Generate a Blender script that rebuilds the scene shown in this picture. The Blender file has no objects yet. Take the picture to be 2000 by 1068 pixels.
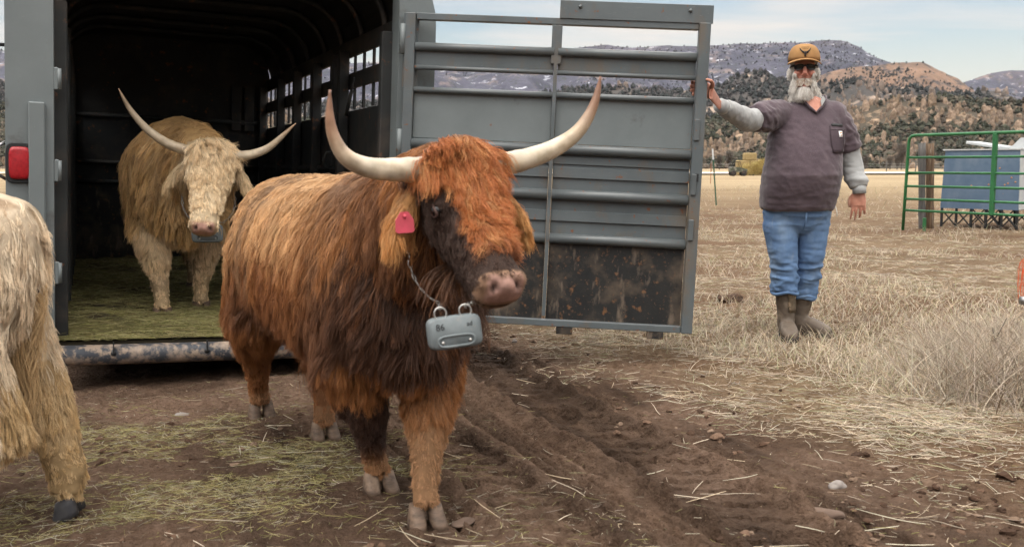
import bpy, math, random
import numpy as np
from mathutils import Vector, Matrix, kdtree
from math import sin, cos, pi, radians as R

rng = np.random.default_rng(7)
random.seed(7)
SC = bpy.context.scene
COL = SC.collection

# ------------------------------------------------------------------ camera, light, exposure
CAM_H = 1.15
PITCH = R(6.08)
cam_d = bpy.data.cameras.new('camera')
cam = bpy.data.objects.new('camera', cam_d); COL.objects.link(cam)
cam.location = (0, 0, CAM_H)
cam.rotation_euler = (R(90) - PITCH, 0, 0)
cam_d.sensor_width = 36.0
cam_d.lens = 36.0 * 1963 / 2000
cam_d.clip_start = 0.05
cam_d.clip_end = 20000
cam_d.dof.use_dof = True
cam_d.dof.focus_distance = 6.0
cam_d.dof.aperture_fstop = 5.0
SC.camera = cam
SC.render.engine = 'CYCLES'
SC.cycles.use_denoising = True
SC.cycles.max_bounces = 6
SC.cycles.diffuse_bounces = 3
SC.cycles.transparent_max_bounces = 8
SC.cycles.use_adaptive_sampling = True
SC.cycles.adaptive_threshold = 0.01
try:
    SC.cycles_curves.shape = 'RIBBONS'
    SC.cycles_curves.subdivisions = 2
except Exception:
    pass
SC.view_settings.view_transform = 'Standard'
SC.view_settings.look = 'None'
SC.view_settings.exposure = 1.85
SC.view_settings.gamma = 1.0

SUN_EL = R(3.0)
SUN_DIR = Vector((0.30, 0.954, 0)).normalized()      # the way the evening light travels, from behind the camera
world = bpy.data.worlds.new('World'); SC.world = world
world.use_nodes = True
nt = world.node_tree; nt.nodes.clear()
def wn(t): return nt.nodes.new(t)
out = wn('ShaderNodeOutputWorld'); bg = wn('ShaderNodeBackground'); sky = wn('ShaderNodeTexSky')
sky.sky_type = 'NISHITA'; sky.sun_disc = False
sky.sun_elevation = SUN_EL
# rotation 0 puts the sun towards +Y, positive turns it clockwise seen from above
sky.sun_rotation = math.atan2(-SUN_DIR.x, -SUN_DIR.y)
sky.altitude = 2300; sky.air_density = 1.0; sky.dust_density = 0.6; sky.ozone_density = 1.0
bg.inputs['Strength'].default_value = 0.07
tc = wn('ShaderNodeTexCoord'); sep = wn('ShaderNodeSeparateXYZ')
nt.links.new(tc.outputs['Generated'], sep.inputs[0])
# thin high cloud: direction projected on a plane overhead, so bands flatten towards the horizon
mx = wn('ShaderNodeMath'); mx.operation = 'MAXIMUM'; mx.inputs[1].default_value = 0.0
nt.links.new(sep.outputs['Z'], mx.inputs[0])
ad = wn('ShaderNodeMath'); ad.operation = 'ADD'; ad.inputs[1].default_value = 0.10
nt.links.new(mx.outputs[0], ad.inputs[0])
dx = wn('ShaderNodeMath'); dx.operation = 'DIVIDE'; dy = wn('ShaderNodeMath'); dy.operation = 'DIVIDE'
nt.links.new(sep.outputs['X'], dx.inputs[0]); nt.links.new(ad.outputs[0], dx.inputs[1])
nt.links.new(sep.outputs['Y'], dy.inputs[0]); nt.links.new(ad.outputs[0], dy.inputs[1])
cb = wn('ShaderNodeCombineXYZ'); nt.links.new(dx.outputs[0], cb.inputs[0]); nt.links.new(dy.outputs[0], cb.inputs[1])
mp = wn('ShaderNodeMapping'); mp.inputs['Scale'].default_value = (0.42, 0.95, 1); mp.inputs['Rotation'].default_value = (0, 0, R(14))
mp.inputs['Location'].default_value = (1.3, 0.4, 0)
nt.links.new(cb.outputs[0], mp.inputs[0])
nz = wn('ShaderNodeTexNoise'); nz.inputs['Scale'].default_value = 1.3; nz.inputs['Detail'].default_value = 7; nz.inputs['Roughness'].default_value = 0.55
nz.inputs['Distortion'].default_value = 0.5
nt.links.new(mp.outputs[0], nz.inputs['Vector'])
rp = wn('ShaderNodeMapRange'); rp.inputs[1].default_value = 0.40; rp.inputs[2].default_value = 0.64
rp.inputs[3].default_value = 0.12; rp.inputs[4].default_value = 1.0
nt.links.new(nz.outputs[0], rp.inputs[0])
# cloud gets brighter overhead, as an overcast sky does
zr = wn('ShaderNodeMapRange'); zr.inputs[1].default_value = 0.25; zr.inputs[2].default_value = 0.95
zr.inputs[3].default_value = 3.45; zr.inputs[4].default_value = 42.0
nt.links.new(sep.outputs['Z'], zr.inputs[0])
cc = wn('ShaderNodeVectorMath'); cc.operation = 'SCALE'; cc.inputs[0].default_value = (1.0, 0.95, 0.89)
nt.links.new(zr.outputs[0], cc.inputs[3])
# clear air between the clouds
sa = wn('ShaderNodeVectorMath'); sa.operation = 'ADD'
sa.operation = 'MULTIPLY'; nt.links.new(sky.outputs[0], sa.inputs[0]); sa.inputs[1].default_value = (0.70, 0.72, 0.88)
mix = wn('ShaderNodeMix'); mix.data_type = 'RGBA'
hzr = wn('ShaderNodeMapRange'); hzr.inputs[1].default_value = 0.15; hzr.inputs[2].default_value = 0.05; hzr.inputs[3].default_value = 0.0; hzr.inputs[4].default_value = 0.9
nt.links.new(sep.outputs['Z'], hzr.inputs[0])
hm = wn('ShaderNodeMath'); hm.operation = 'MAXIMUM'; nt.links.new(rp.outputs[0], hm.inputs[0]); nt.links.new(hzr.outputs[0], hm.inputs[1])
nt.links.new(hm.outputs[0], mix.inputs[0]); nt.links.new(sa.outputs[0], mix.inputs[6]); nt.links.new(cc.outputs[0], mix.inputs[7])
nt.links.new(mix.outputs[2], bg.inputs[0]); nt.links.new(bg.outputs[0], out.inputs[0])

sun_d = bpy.data.lights.new('sun', 'SUN'); sun_d.energy = 2.2; sun_d.angle = R(0.5); sun_d.color = (1.0, 0.62, 0.34)
sun = bpy.data.objects.new('sun', sun_d); COL.objects.link(sun)
ld = Vector((SUN_DIR.x * cos(SUN_EL), SUN_DIR.y * cos(SUN_EL), -sin(SUN_EL)))
sun.rotation_euler = ld.to_track_quat('-Z', 'Y').to_euler()

# ------------------------------------------------------------------ helpers: noise
def _hash(ix, iy, iz, seed):
    h = (ix.astype(np.int64) * 374761393 + iy.astype(np.int64) * 668265263 + iz.astype(np.int64) * 1274126177 + seed * 974711) & 0xffffffff
    h = ((h ^ (h >> 13)) * 1274126177) & 0xffffffff
    h = ((h ^ (h >> 16)) * 2246822519) & 0xffffffff
    return ((h ^ (h >> 15)) & 0xffffff) / float(0xffffff)
def vnoise(p, seed=0):
    p = np.asarray(p, float)
    i = np.floor(p).astype(np.int64); f = p - i; f = f * f * (3 - 2 * f)
    r = 0
    for a in (0, 1):
        wx = f[:, 0] if a else 1 - f[:, 0]
        for b in (0, 1):
            wy = f[:, 1] if b else 1 - f[:, 1]
            for c in (0, 1):
                wz = f[:, 2] if c else 1 - f[:, 2]
                r = r + wx * wy * wz * _hash(i[:, 0] + a, i[:, 1] + b, i[:, 2] + c, seed)
    return r
def fbm(p, oct=4, seed=0, gain=0.5):
    p = np.asarray(p, float); a = 1.0; s = 0; t = 0
    for k in range(oct):
        s = s + a * vnoise(p, seed + k); t += a; a *= gain; p = p * 2.03 + 11.7
    return s / t
def sstep(a, b, x):
    t = np.clip((np.asarray(x, float) - a) / (b - a), 0, 1); return t * t * (3 - 2 * t)
def xyz(x, y, z=0.0):
    x = np.asarray(x, float); return np.stack([x, np.broadcast_to(y, x.shape), np.broadcast_to(z, x.shape)], -1)
def nrm(v):
    return v / np.maximum(np.linalg.norm(v, axis=-1, keepdims=True), 1e-9)

# ------------------------------------------------------------------ helpers: materials
MATS = {}
def pmat(name, base, rough=0.7, var=None, scale=6, layers=(), bump=0.0, bscale=40, metallic=0.0, spec=0.3, attr=None, stretch=(1, 1, 1), detail=6, sheen=0, coat=0, bdist=0.01):
    """base colour, an optional second colour mixed by noise, extra noise layers (colour, scale, lo, hi, stretch[, channel axis mask])"""
    m = bpy.data.materials.new(name); m.use_nodes = True
    t = m.node_tree; b = t.nodes['Principled BSDF']
    b.inputs['Roughness'].default_value = rough; b.inputs['Metallic'].default_value = metallic
    b.inputs['Specular IOR Level'].default_value = spec
    if sheen: b.inputs['Sheen Weight'].default_value = sheen
    if coat: b.inputs['Coat Weight'].default_value = coat
    tcn = t.nodes.new('ShaderNodeTexCoord')
    def noise(sc, st=(1, 1, 1), det=detail, rg=0.6):
        mpn = t.nodes.new('ShaderNodeMapping'); mpn.inputs['Scale'].default_value = st
        t.links.new(tcn.outputs['Object'], mpn.inputs[0])
        n = t.nodes.new('ShaderNodeTexNoise'); n.inputs['Scale'].default_value = sc; n.inputs['Detail'].default_value = det
        n.inputs['Roughness'].default_value = rg
        t.links.new(mpn.outputs[0], n.inputs['Vector']); return n.outputs[0]
    def mixc(fac, a, bb):
        mm = t.nodes.new('ShaderNodeMix'); mm.data_type = 'RGBA'
        t.links.new(fac, mm.inputs[0])
        for sock, v in ((6, a), (7, bb)):
            if isinstance(v, (tuple, list)): mm.inputs[sock].default_value = (*v[:3], 1)
            else: t.links.new(v, mm.inputs[sock])
        return mm.outputs[2]
    def mr(sock, lo, hi):
        r = t.nodes.new('ShaderNodeMapRange'); r.inputs[1].default_value = lo; r.inputs[2].default_value = hi; r.clamp = True
        t.links.new(sock, r.inputs[0]); return r.outputs[0]
    if attr:
        an = t.nodes.new('ShaderNodeAttribute'); an.attribute_name = attr; col = an.outputs['Color']
    else:
        rgb = t.nodes.new('ShaderNodeRGB'); rgb.outputs[0].default_value = (*base, 1); col = rgb.outputs[0]
    if var:
        if attr:
            mm = t.nodes.new('ShaderNodeMix'); mm.data_type = 'RGBA'; mm.blend_type = 'MULTIPLY'; mm.inputs[0].default_value = 1
            vv = mixc(mr(noise(scale, stretch), 0.35, 0.65), (1, 1, 1), var)
            t.links.new(col, mm.inputs[6]); t.links.new(vv, mm.inputs[7]); col = mm.outputs[2]
        else:
            col = mixc(mr(noise(scale, stretch), 0.35, 0.65), col, var)
    for L in layers:
        c, sc, lo, hi = L[:4]; st = L[4] if len(L) > 4 else (1, 1, 1)
        fac = mr(noise(sc, st), lo, hi)
        if len(L) > 5:            # (z0, z1): only between these heights of the object's own frame
            z0, z1 = L[5]
            sp = t.nodes.new('ShaderNodeSeparateXYZ'); t.links.new(tcn.outputs['Object'], sp.inputs[0])
            zz = mr(sp.outputs['Z'], z0, z1)
            mu = t.nodes.new('ShaderNodeMath'); mu.operation = 'MULTIPLY'; t.links.new(fac, mu.inputs[0]); t.links.new(zz, mu.inputs[1]); fac = mu.outputs[0]
        col = mixc(fac, col, c)
    t.links.new(col, b.inputs['Base Color'])
    if bump:
        bn = t.nodes.new('ShaderNodeBump'); bn.inputs['Strength'].default_value = bump; bn.inputs['Distance'].default_value = bdist
        t.links.new(noise(bscale, stretch), bn.inputs['Height']); t.links.new(bn.outputs[0], b.inputs['Normal'])
    MATS[name] = m
    return m
def hairmat(name, rough=0.55, spec=0.25, trans=0.0):
    m = bpy.data.materials.new(name); m.use_nodes = True
    t = m.node_tree; b = t.nodes['Principled BSDF']
    an = t.nodes.new('ShaderNodeAttribute'); an.attribute_name = 'col'
    t.links.new(an.outputs['Color'], b.inputs['Base Color'])
    b.inputs['Roughness'].default_value = rough; b.inputs['Specular IOR Level'].default_value = spec
    return m

# ------------------------------------------------------------------ helpers: objects
def tag(o, label=None, cat=None, group=None, kind=None):
    if label: o['label'] = label
    if cat: o['category'] = cat
    if group: o['group'] = group
    if kind: o['kind'] = kind
    return o
def empty(name, loc=(0, 0, 0), rot=(0, 0, 0), scale=1.0):
    o = bpy.data.objects.new(name, None); COL.objects.link(o)
    o.location = loc; o.rotation_euler = rot; o.scale = (scale,) * 3; o.empty_display_size = 0.2
    return o
def link(name, me, parent=None, mat=None, smooth=None):
    o = bpy.data.objects.new(name, me); COL.objects.link(o)
    if parent: o.parent = parent
    if mat: me.materials.append(mat)
    return o
class MB:
    """collects shapes for ONE mesh object"""
    def __init__(s): s.V = []; s.F = []; s.S = []
    def add(s, V, F, smooth=False):
        o = len(s.V); s.V += [tuple(v) for v in V]
        s.F += [tuple(i + o for i in f) for f in F]; s.S += [smooth] * len(F)
        return s
    def box(s, c, d, rot=None, bev=0.0):
        x, y, z = (q / 2 for q in d)
        if bev <= 0:
            V = [(a * x, b * y, e * z) for a in (-1, 1) for b in (-1, 1) for e in (-1, 1)]
            F = [(0, 1, 3, 2), (4, 6, 7, 5), (0, 4, 5, 1), (2, 3, 7, 6), (0, 2, 6, 4), (1, 5, 7, 3)]
        else:
            b = min(bev, x * .9, y * .9, z * .9)
            V = []; idx = {}
            for sx in (-1, 1):
                for sy in (-1, 1):
                    for sz in (-1, 1):
                        for ax in range(3):
                            p = [sx * (x - b), sy * (y - b), sz * (z - b)]
                            p[ax] = (sx * x, sy * y, sz * z)[ax]
                            idx[(sx, sy, sz, ax)] = len(V); V.append(tuple(p))
            F = []
            for sx in (-1, 1): F.append(tuple(idx[(sx, a, e, 0)] for a, e in ((-1, -1), (1, -1), (1, 1), (-1, 1))[::sx]))
            for sy in (-1, 1): F.append(tuple(idx[(a, sy, e, 1)] for a, e in ((-1, -1), (-1, 1), (1, 1), (1, -1))[::sy]))
            for sz in (-1, 1): F.append(tuple(idx[(a, e, sz, 2)] for a, e in ((-1, -1), (1, -1), (1, 1), (-1, 1))[::sz]))
            for a in (-1, 1):
                for e in (-1, 1):
                    for (A, B, k) in ((0, 1, 'z'), (0, 2, 'y'), (1, 2, 'x')):
                        def key(t, ax):
                            return {'z': (a, e, t, ax), 'y': (a, t, e, ax), 'x': (t, a, e, ax)}[k]
                        F.append((idx[key(-1, A)], idx[key(-1, B)], idx[key(1, B)], idx[key(1, A)]))
                    for t in (-1, 1):
                        F.append((idx[(a, e, t, 0)], idx[(a, e, t, 1)], idx[(a, e, t, 2)]))
        M = Matrix.Translation(Vector(c))
        if rot is not None: M = M @ (rot if isinstance(rot, Matrix) else Matrix.Rotation(rot, 4, 'Z'))
        V = [M @ Vector(v) for v in V]
        return s.add(V, F)
    def bar(s, a, b, w, h, up=(0, 0, 1), bev=0.0):
        a = Vector(a); b = Vector(b); d = b - a; L = d.length; d.normalize()
        side = d.cross(Vector(up)); 
        if side.length < 1e-4: side = d.cross(Vector((1, 0, 0)))
        side.normalize(); u = side.cross(d)
        M = Matrix(((d.x, side.x, u.x, 0), (d.y, side.y, u.y, 0), (d.z, side.z, u.z, 0), (0, 0, 0, 1)))
        return s.box((a + b) / 2, (L, w, h), M, bev)
    def tube(s, path, rad, n=10, cap=True, smooth=True, flat=(1, 1)):
        P = np.array(path, float); K = len(P)
        rad = np.broadcast_to(np.asarray(rad, float), (K,))
        T = nrm(np.gradient(P, axis=0))
        ref = np.array([0, 0, 1.0]) if abs(T[0][2]) < 0.9 else np.array([1.0, 0, 0])
        u = np.cross(T[0], ref); u /= np.linalg.norm(u)
        V = []; 
        for k in range(K):
            u = u - T[k] * np.dot(u, T[k]); u /= np.linalg.norm(u); v = np.cross(T[k], u)
            for j in range(n):
                a = 2 * pi * j / n
                V.append(P[k] + rad[k] * (cos(a) * u * flat[0] + sin(a) * v * flat[1]))
        F = [(k * n + j, k * n + (j + 1) % n, (k + 1) * n + (j + 1) % n, (k + 1) * n + j) for k in range(K - 1) for j in range(n)]
        if cap: F += [tuple(range(n))[::-1], tuple((K - 1) * n + j for j in range(n))]
        return s.add(V, F, smooth)
    def rings(s, C, U, W, n=20, p=2.0, smooth=True):
        """loft of super-ellipses: centre, half-axis vector u, half-axis vector w per ring"""
        K = len(C); V = []
        for k in range(K):
            c = np.array(C[k], float); u = np.array(U[k], float); w = np.array(W[k], float)
            for j in range(n):
                a = 2 * pi * j / n; ca, sa_ = cos(a), sin(a)
                V.append(c + u * math.copysign(abs(ca) ** (2 / p), ca) + w * math.copysign(abs(sa_) ** (2 / p), sa_))
        F = [(k * n + j, k * n + (j + 1) % n, (k + 1) * n + (j + 1) % n, (k + 1) * n + j) for k in range(K - 1) for j in range(n)]
        F += [tuple(range(n))[::-1], tuple((K - 1) * n + j for j in range(n))]
        return s.add(V, F, smooth)
    def ball(s, c, r, n=14, m=10, rot=None):
        r = np.broadcast_to(np.asarray(r, float), (3,)); V = [(0, 0, -r[2])]
        for i in range(1, m):
            t = pi * i / m - pi / 2
            V += [(r[0] * cos(t) * cos(2 * pi * j / n), r[1] * cos(t) * sin(2 * pi * j / n), r[2] * sin(t)) for j in range(n)]
        V.append((0, 0, r[2]))
        F = [(0, 1 + (j + 1) % n, 1 + j) for j in range(n)]
        for i in range(m - 2):
            F += [(1 + i * n + j, 1 + i * n + (j + 1) % n, 1 + (i + 1) * n + (j + 1) % n, 1 + (i + 1) * n + j) for j in range(n)]
        L = len(V) - 1
        F += [(L, 1 + (m - 2) * n + j, 1 + (m - 2) * n + (j + 1) % n) for j in range(n)]
        M = Matrix.Translation(Vector(c))
        if rot is not None: M = M @ rot
        return s.add([M @ Vector(v) for v in V], F, True)
    def lathe(s, prof, c=(0, 0, 0), axis='Z', n=24, M=None):
        V = []
        for (r, h) in prof:
            for j in range(n):
                a = 2 * pi * j / n
                p = (r * cos(a), r * sin(a), h)
                if axis == 'X': p = (h, r * cos(a), r * sin(a))
                if axis == 'Y': p = (r * sin(a), h, r * cos(a))
                V.append(Vector(p))
        if M is not None: V = [M @ v for v in V]
        V = [v + Vector(c) for v in V]
        K = len(prof)
        F = [(k * n + j, k * n + (j + 1) % n, (k + 1) * n + (j + 1) % n, (k + 1) * n + j) for k in range(K - 1) for j in range(n)]
        F += [tuple(range(n))[::-1], tuple((K - 1) * n + j for j in range(n))]
        return s.add(V, F, True)
    def prism(s, poly, y0, y1, M=None):
        """outline in the XZ plane, thickened along Y"""
        n = len(poly)
        V = [(x, y0, z) for x, z in poly] + [(x, y1, z) for x, z in poly]
        F = [tuple(range(n)), tuple(range(2 * n - 1, n - 1, -1))] + [(j, j + n, (j + 1) % n + n, (j + 1) % n) for j in range(n)]
        if M is not None: V = [M @ Vector(v) for v in V]
        return s.add(V, F)
    def mesh(s, name):
        me = bpy.data.meshes.new(name); me.from_pydata([tuple(v) for v in s.V], [], s.F)
        me.polygons.foreach_set('use_smooth', s.S); me.validate(); me.update()
        return me
    def build(s, name, mat, parent=None, fix=True):
        me = s.mesh(name)
        if fix:
            import bmesh
            bm = bmesh.new(); bm.from_mesh(me); bmesh.ops.recalc_face_normals(bm, faces=bm.faces); bm.to_mesh(me); bm.free()
        return link(name, me, parent, mat)
def voxel(mb, name, size, smooth=4, sf=0.5):
    """melts overlapping closed shapes into one continuous skin"""
    me = mb.mesh(name + '_src')
    import bmesh
    bm = bmesh.new(); bm.from_mesh(me); bmesh.ops.recalc_face_normals(bm, faces=bm.faces); bm.to_mesh(me); bm.free()
    o = bpy.data.objects.new('tmp', me); COL.objects.link(o)
    r = o.modifiers.new('r', 'REMESH'); r.mode = 'VOXEL'; r.voxel_size = size
    if smooth:
        q = o.modifiers.new('s', 'SMOOTH'); q.factor = sf; q.iterations = smooth
    dg = bpy.context.evaluated_depsgraph_get()
    res = bpy.data.meshes.new_from_object(o.evaluated_get(dg), depsgraph=dg)
    bpy.data.objects.remove(o); bpy.data.meshes.remove(me)
    res.name = name
    res.polygons.foreach_set('use_smooth', [True] * len(res.polygons))
    return res
def coords(me):
    a = np.empty(len(me.vertices) * 3, np.float32); me.vertices.foreach_get('co', a); return a.reshape(-1, 3).astype(float)
def vnormals(me):
    a = np.empty(len(me.vertices) * 3, np.float32); me.vertex_normals.foreach_get('vector', a); return a.reshape(-1, 3).astype(float)
def setco(me, co):
    me.vertices.foreach_set('co', np.ascontiguousarray(co, np.float32).ravel()); me.update()
def setcol(me, col, name='col'):
    at = me.attributes.new(name, 'FLOAT_COLOR', 'POINT')
    c = np.ones((len(col), 4), np.float32); c[:, :3] = np.asarray(col).reshape(len(col), -1)
    at.data.foreach_set('color', c.ravel())
def sample(me, n, weight=None):
    """random points on a mesh: positions, normals"""
    me.calc_loop_triangles(); co = coords(me); no = vnormals(me)
    tri = np.empty(len(me.loop_triangles) * 3, np.int32); me.loop_triangles.foreach_get('vertices', tri); tri = tri.reshape(-1, 3)
    a, b, c = co[tri[:, 0]], co[tri[:, 1]], co[tri[:, 2]]
    ar = np.linalg.norm(np.cross(b - a, c - a), axis=1)
    if weight is not None: ar = ar * weight((a + b + c) / 3)
    t = rng.choice(len(tri), n, p=ar / ar.sum())
    u = rng.random((n, 1)); v = rng.random((n, 1)); f = u + v > 1; u = np.where(f, 1 - u, u); v = np.where(f, 1 - v, v)
    P = a[t] * (1 - u - v) + b[t] * u + c[t] * v
    N = nrm(no[tri[t, 0]] * (1 - u - v) + no[tri[t, 1]] * u + no[tri[t, 2]] * v)
    return P, N
def curves(name, P, rad, col, mat, parent=None):
    """P (N,K,3), rad (N,K) or scalar-per-point, col (N,3) or (N,K,3)"""
    N, K = P.shape[:2]
    cu = bpy.data.hair_curves.new(name); cu.add_curves([K] * N)
    cu.attributes['position'].data.foreach_set('vector', np.ascontiguousarray(P, np.float32).ravel())
    ra = cu.attributes.get('radius') or cu.attributes.new('radius', 'FLOAT', 'POINT')
    ra.data.foreach_set('value', np.ascontiguousarray(np.broadcast_to(rad, (N, K)), np.float32).ravel())
    ca = cu.attributes.new('col', 'FLOAT_COLOR', 'POINT')
    c = np.ones((N, K, 4), np.float32); c[..., :3] = col if col.ndim == 3 else col[:, None, :]
    ca.data.foreach_set('color', c.ravel())
    cu.materials.append(mat)
    o = bpy.data.objects.new(name, cu); COL.objects.link(o)
    if parent: o.parent = parent
    return o
def text_mesh(mb, txt, size, M, depth=0.0015, font=None):
    cu = bpy.data.curves.new('t', 'FONT'); cu.body = txt; cu.size = size; cu.extrude = depth; cu.align_x = 'CENTER'; cu.align_y = 'CENTER'
    o = bpy.data.objects.new('t', cu); COL.objects.link(o)
    dg = bpy.context.evaluated_depsgraph_get(); me = bpy.data.meshes.new_from_object(o.evaluated_get(dg), depsgraph=dg)
    mb.add([M @ v.co for v in me.vertices], [tuple(p.vertices) for p in me.polygons])
    bpy.data.objects.remove(o); bpy.data.curves.remove(cu); bpy.data.meshes.remove(me)
# ------------------------------------------------------------------ ground
def grass_side(x, y):      # metres to the grassy side of the track's verge
    return (x - 0.29) * 0.877 + (y - 5.66) * 0.48
def track_t(x, y):
    return (x - 0.326) * 0.944 + (y - 4.35) * 0.33
def track_s(x, y):
    return -(x - 0.326) * 0.33 + (y - 4.35) * 0.944
def gz(x, y, detail=True):
    x = np.atleast_1d(np.asarray(x, float)); y = np.atleast_1d(np.asarray(y, float))
    P = xyz(x, y)
    dist = np.hypot(x, y)
    g = grass_side(x, y) + 0.25 * (fbm(P * 1.7, 3, 5) - 0.5)
    near = 1 - sstep(14, 40, dist)
    z = 0.07 * sstep(-0.25, 0.8, g) * sstep(0.5, 3, y)
    z = z + (fbm(P * 0.9, 3, 21) - 0.5) * 0.05 * near + (fbm(P * 0.05, 3, 31) - 0.5) * 0.25 * sstep(25, 70, dist)
    if detail:
        z = z + (fbm(P * 7, 3, 41) - 0.5) * 0.03 * near
        z = z + (fbm(P * 26, 3, 51, .7) - 0.5) * 0.030 * (1 - sstep(6, 10, dist)) + (np.abs(fbm(P * 13, 2, 55) - .5) - .1) * .03 * (1 - sstep(6, 10, dist))
        s = track_s(x, y); n1 = fbm(P * 3.1, 3, 61)
        for tc_, wd, dep in ((0.02, 0.17, 0.070), (-0.62, 0.14, 0.045)):
            t = track_t(x, y) - tc_ + 0.035 * np.sin(s * 1.3 + tc_ * 9)
            m = (1 - sstep(wd * 0.75, wd, np.abs(t))) * sstep(0.22, 0.40, n1) * sstep(1.2, 2.2, y) * (1 - sstep(7.5, 9, y))
            lug = np.sign(np.sin(2 * pi * (s + np.abs(t) * 0.55 * np.sign(t)) / 0.135) + .72) * 0.5 + 0.5
            z = z - m * dep + m * lug * dep * 0.9 * sstep(0.3, 0.5, fbm(P * 4.3, 2, 71))
            rim = np.exp(-((np.abs(t) - wd * 1.12) / 0.03) ** 2) * sstep(1.2, 2.2, y) * (1 - sstep(7.5, 9, y))
            z = z + rim * dep * 1.0 * fbm(P * 11, 2, 81)
            for q in ((-0.27, -0.22, 0.23, 0.29, 0.33) if tc_ > -1 else ()):
                z = z - np.exp(-((t - q) / 0.013) ** 2) * 0.030 * sstep(.36, .48, fbm(P * 1.6 + q * 9, 2, 85)) * sstep(1.2, 2.2, y) * (1 - sstep(7.5, 9, y))
    return z
def grow(a, step, f, lim):
    r = []; 
    while a < lim: step *= f; a += step; r.append(a)
    return r
xs = list(np.arange(-2.0, 2.4, 0.009)); ys = list(np.arange(2.7, 7.4, 0.009))
gx = grow(xs[-1], 0.009, 1.09, 3000); gxl = [xs[0] - (v - xs[-1]) for v in gx]
xs = np.array(gxl[::-1] + xs + gx)
gyy = grow(ys[-1], 0.009, 1.05, 3050); gyl = [ys[0] - (v - ys[-1]) for v in grow(ys[-1], 0.009, 1.14, 2000)]
ys = np.array(gyl[::-1] + ys + gyy)
X, Y = np.meshgrid(xs, ys); nx, ny = len(xs), len(ys)
Z = gz(X.ravel(), Y.ravel())
me = bpy.data.meshes.new('ground')
I = np.arange(nx * ny).reshape(ny, nx)
faces = np.stack([I[:-1, :-1], I[:-1, 1:], I[1:, 1:], I[1:, :-1]], -1).reshape(-1, 4)
me.vertices.add(nx * ny); me.vertices.foreach_set('co', np.stack([X.ravel(), Y.ravel(), Z], -1).astype(np.float32).ravel())
me.loops.add(faces.size); me.loops.foreach_set('vertex_index', faces.astype(np.int32).ravel())
me.polygons.add(len(faces)); me.polygons.foreach_set('loop_start', np.arange(0, faces.size, 4, dtype=np.int32))
me.polygons.foreach_set('use_smooth', [True] * len(faces))
me.update(calc_edges=True)
P = xyz(X.ravel(), Y.ravel())
dist = np.hypot(P[:, 0], P[:, 1])
def dirt_cols(P):
    rut_shade = (np.exp(-((track_t(P[:, 0], P[:, 1]) - .02) / .20) ** 4) * sstep(1.5, 2.5, P[:, 1]) * (1 - sstep(7.5, 9, P[:, 1])))[:, None]  # darkens the rut: shade of its tread slots painted in, with damp soil
    """soil and litter colours by place"""
    g = grass_side(P[:, 0], P[:, 1]) + 0.5 * (fbm(P * 1.3, 4, 5) - 0.5)
    gm = sstep(-0.15, 0.55, g)[:, None]
    n = fbm(P * 2.2, 4, 91)[:, None]; n2 = fbm(P * 9, 3, 95)[:, None]
    soil = np.array([.080, .050, .034]) * (1 - n) + np.array([.195, .130, .092]) * n
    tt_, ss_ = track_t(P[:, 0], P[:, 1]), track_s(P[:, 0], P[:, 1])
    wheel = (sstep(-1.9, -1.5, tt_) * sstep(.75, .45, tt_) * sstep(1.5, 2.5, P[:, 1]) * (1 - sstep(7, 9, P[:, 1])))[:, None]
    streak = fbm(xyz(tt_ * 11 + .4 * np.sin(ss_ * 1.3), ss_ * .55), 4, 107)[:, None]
    soil = soil * (0.75 + 0.5 * n2) * (1 - .28 * rut_shade) * (1 + wheel * 1.5 * (streak - .52))
    pale = sstep(.56, .70, fbm(P * 1.1 + 3, 3, 99))[:, None]
    soil = soil * (1 - .5 * pale) + np.array([.27, .18, .13]) * .5 * pale
    thatch = np.array([.15, .098, .06]) * (1 - n) + np.array([.30, .22, .14]) * n
    brown = sstep(.54, .64, fbm(P * np.array([.45, .9, 1]) + 7, 4, 103))[:, None]
    thatch = thatch * (1 - .6 * brown) + np.array([.17, .10, .062]) * .6 * brown
    return soil * (1 - gm) + thatch * gm
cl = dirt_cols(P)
far = sstep(18, 60, dist)[:, None]
fn = fbm(P * np.array([.02, .09, 1]), 4, 111)[:, None]; f2 = fbm(P * np.array([.12, .5, 1]), 4, 115)[:, None]
field = np.array([.34, .255, .15]) * (1 - fn) + np.array([.48, .385, .25]) * fn
field = field * (0.72 + .5 * f2)
cl = cl * (1 - far) + field * far
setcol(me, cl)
m_ground = pmat('soil', (.2, .12, .08), rough=0.95, spec=0.1, attr='col', var=(.66, .62, .58), scale=26, bump=1.0, bscale=48, bdist=0.06,
                layers=[((.05, .03, .02), 55, .60, .74), ((.40, .29, .18), 90, .66, .78)])
ground = link('ground', me, None, m_ground); tag(ground, kind='structure')

# pale road far across the field
mb = MB(); rx = np.linspace(-260, 420, 60); 
V = []; F = []
for i, x in enumerate(rx):
    for yy in (128, 150):
        V.append((x, yy + 0.012 * x, float(gz(x, yy, False)[0]) + 0.22))
for i in range(len(rx) - 1): F.append((2 * i, 2 * i + 2, 2 * i + 3, 2 * i + 1))
mb.add(V, F); road = mb.build('road', pmat('road_dust', (.66, .62, .60), 0.9, var=(.56, .53, .5), scale=.3)); tag(road, kind='structure')

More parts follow.
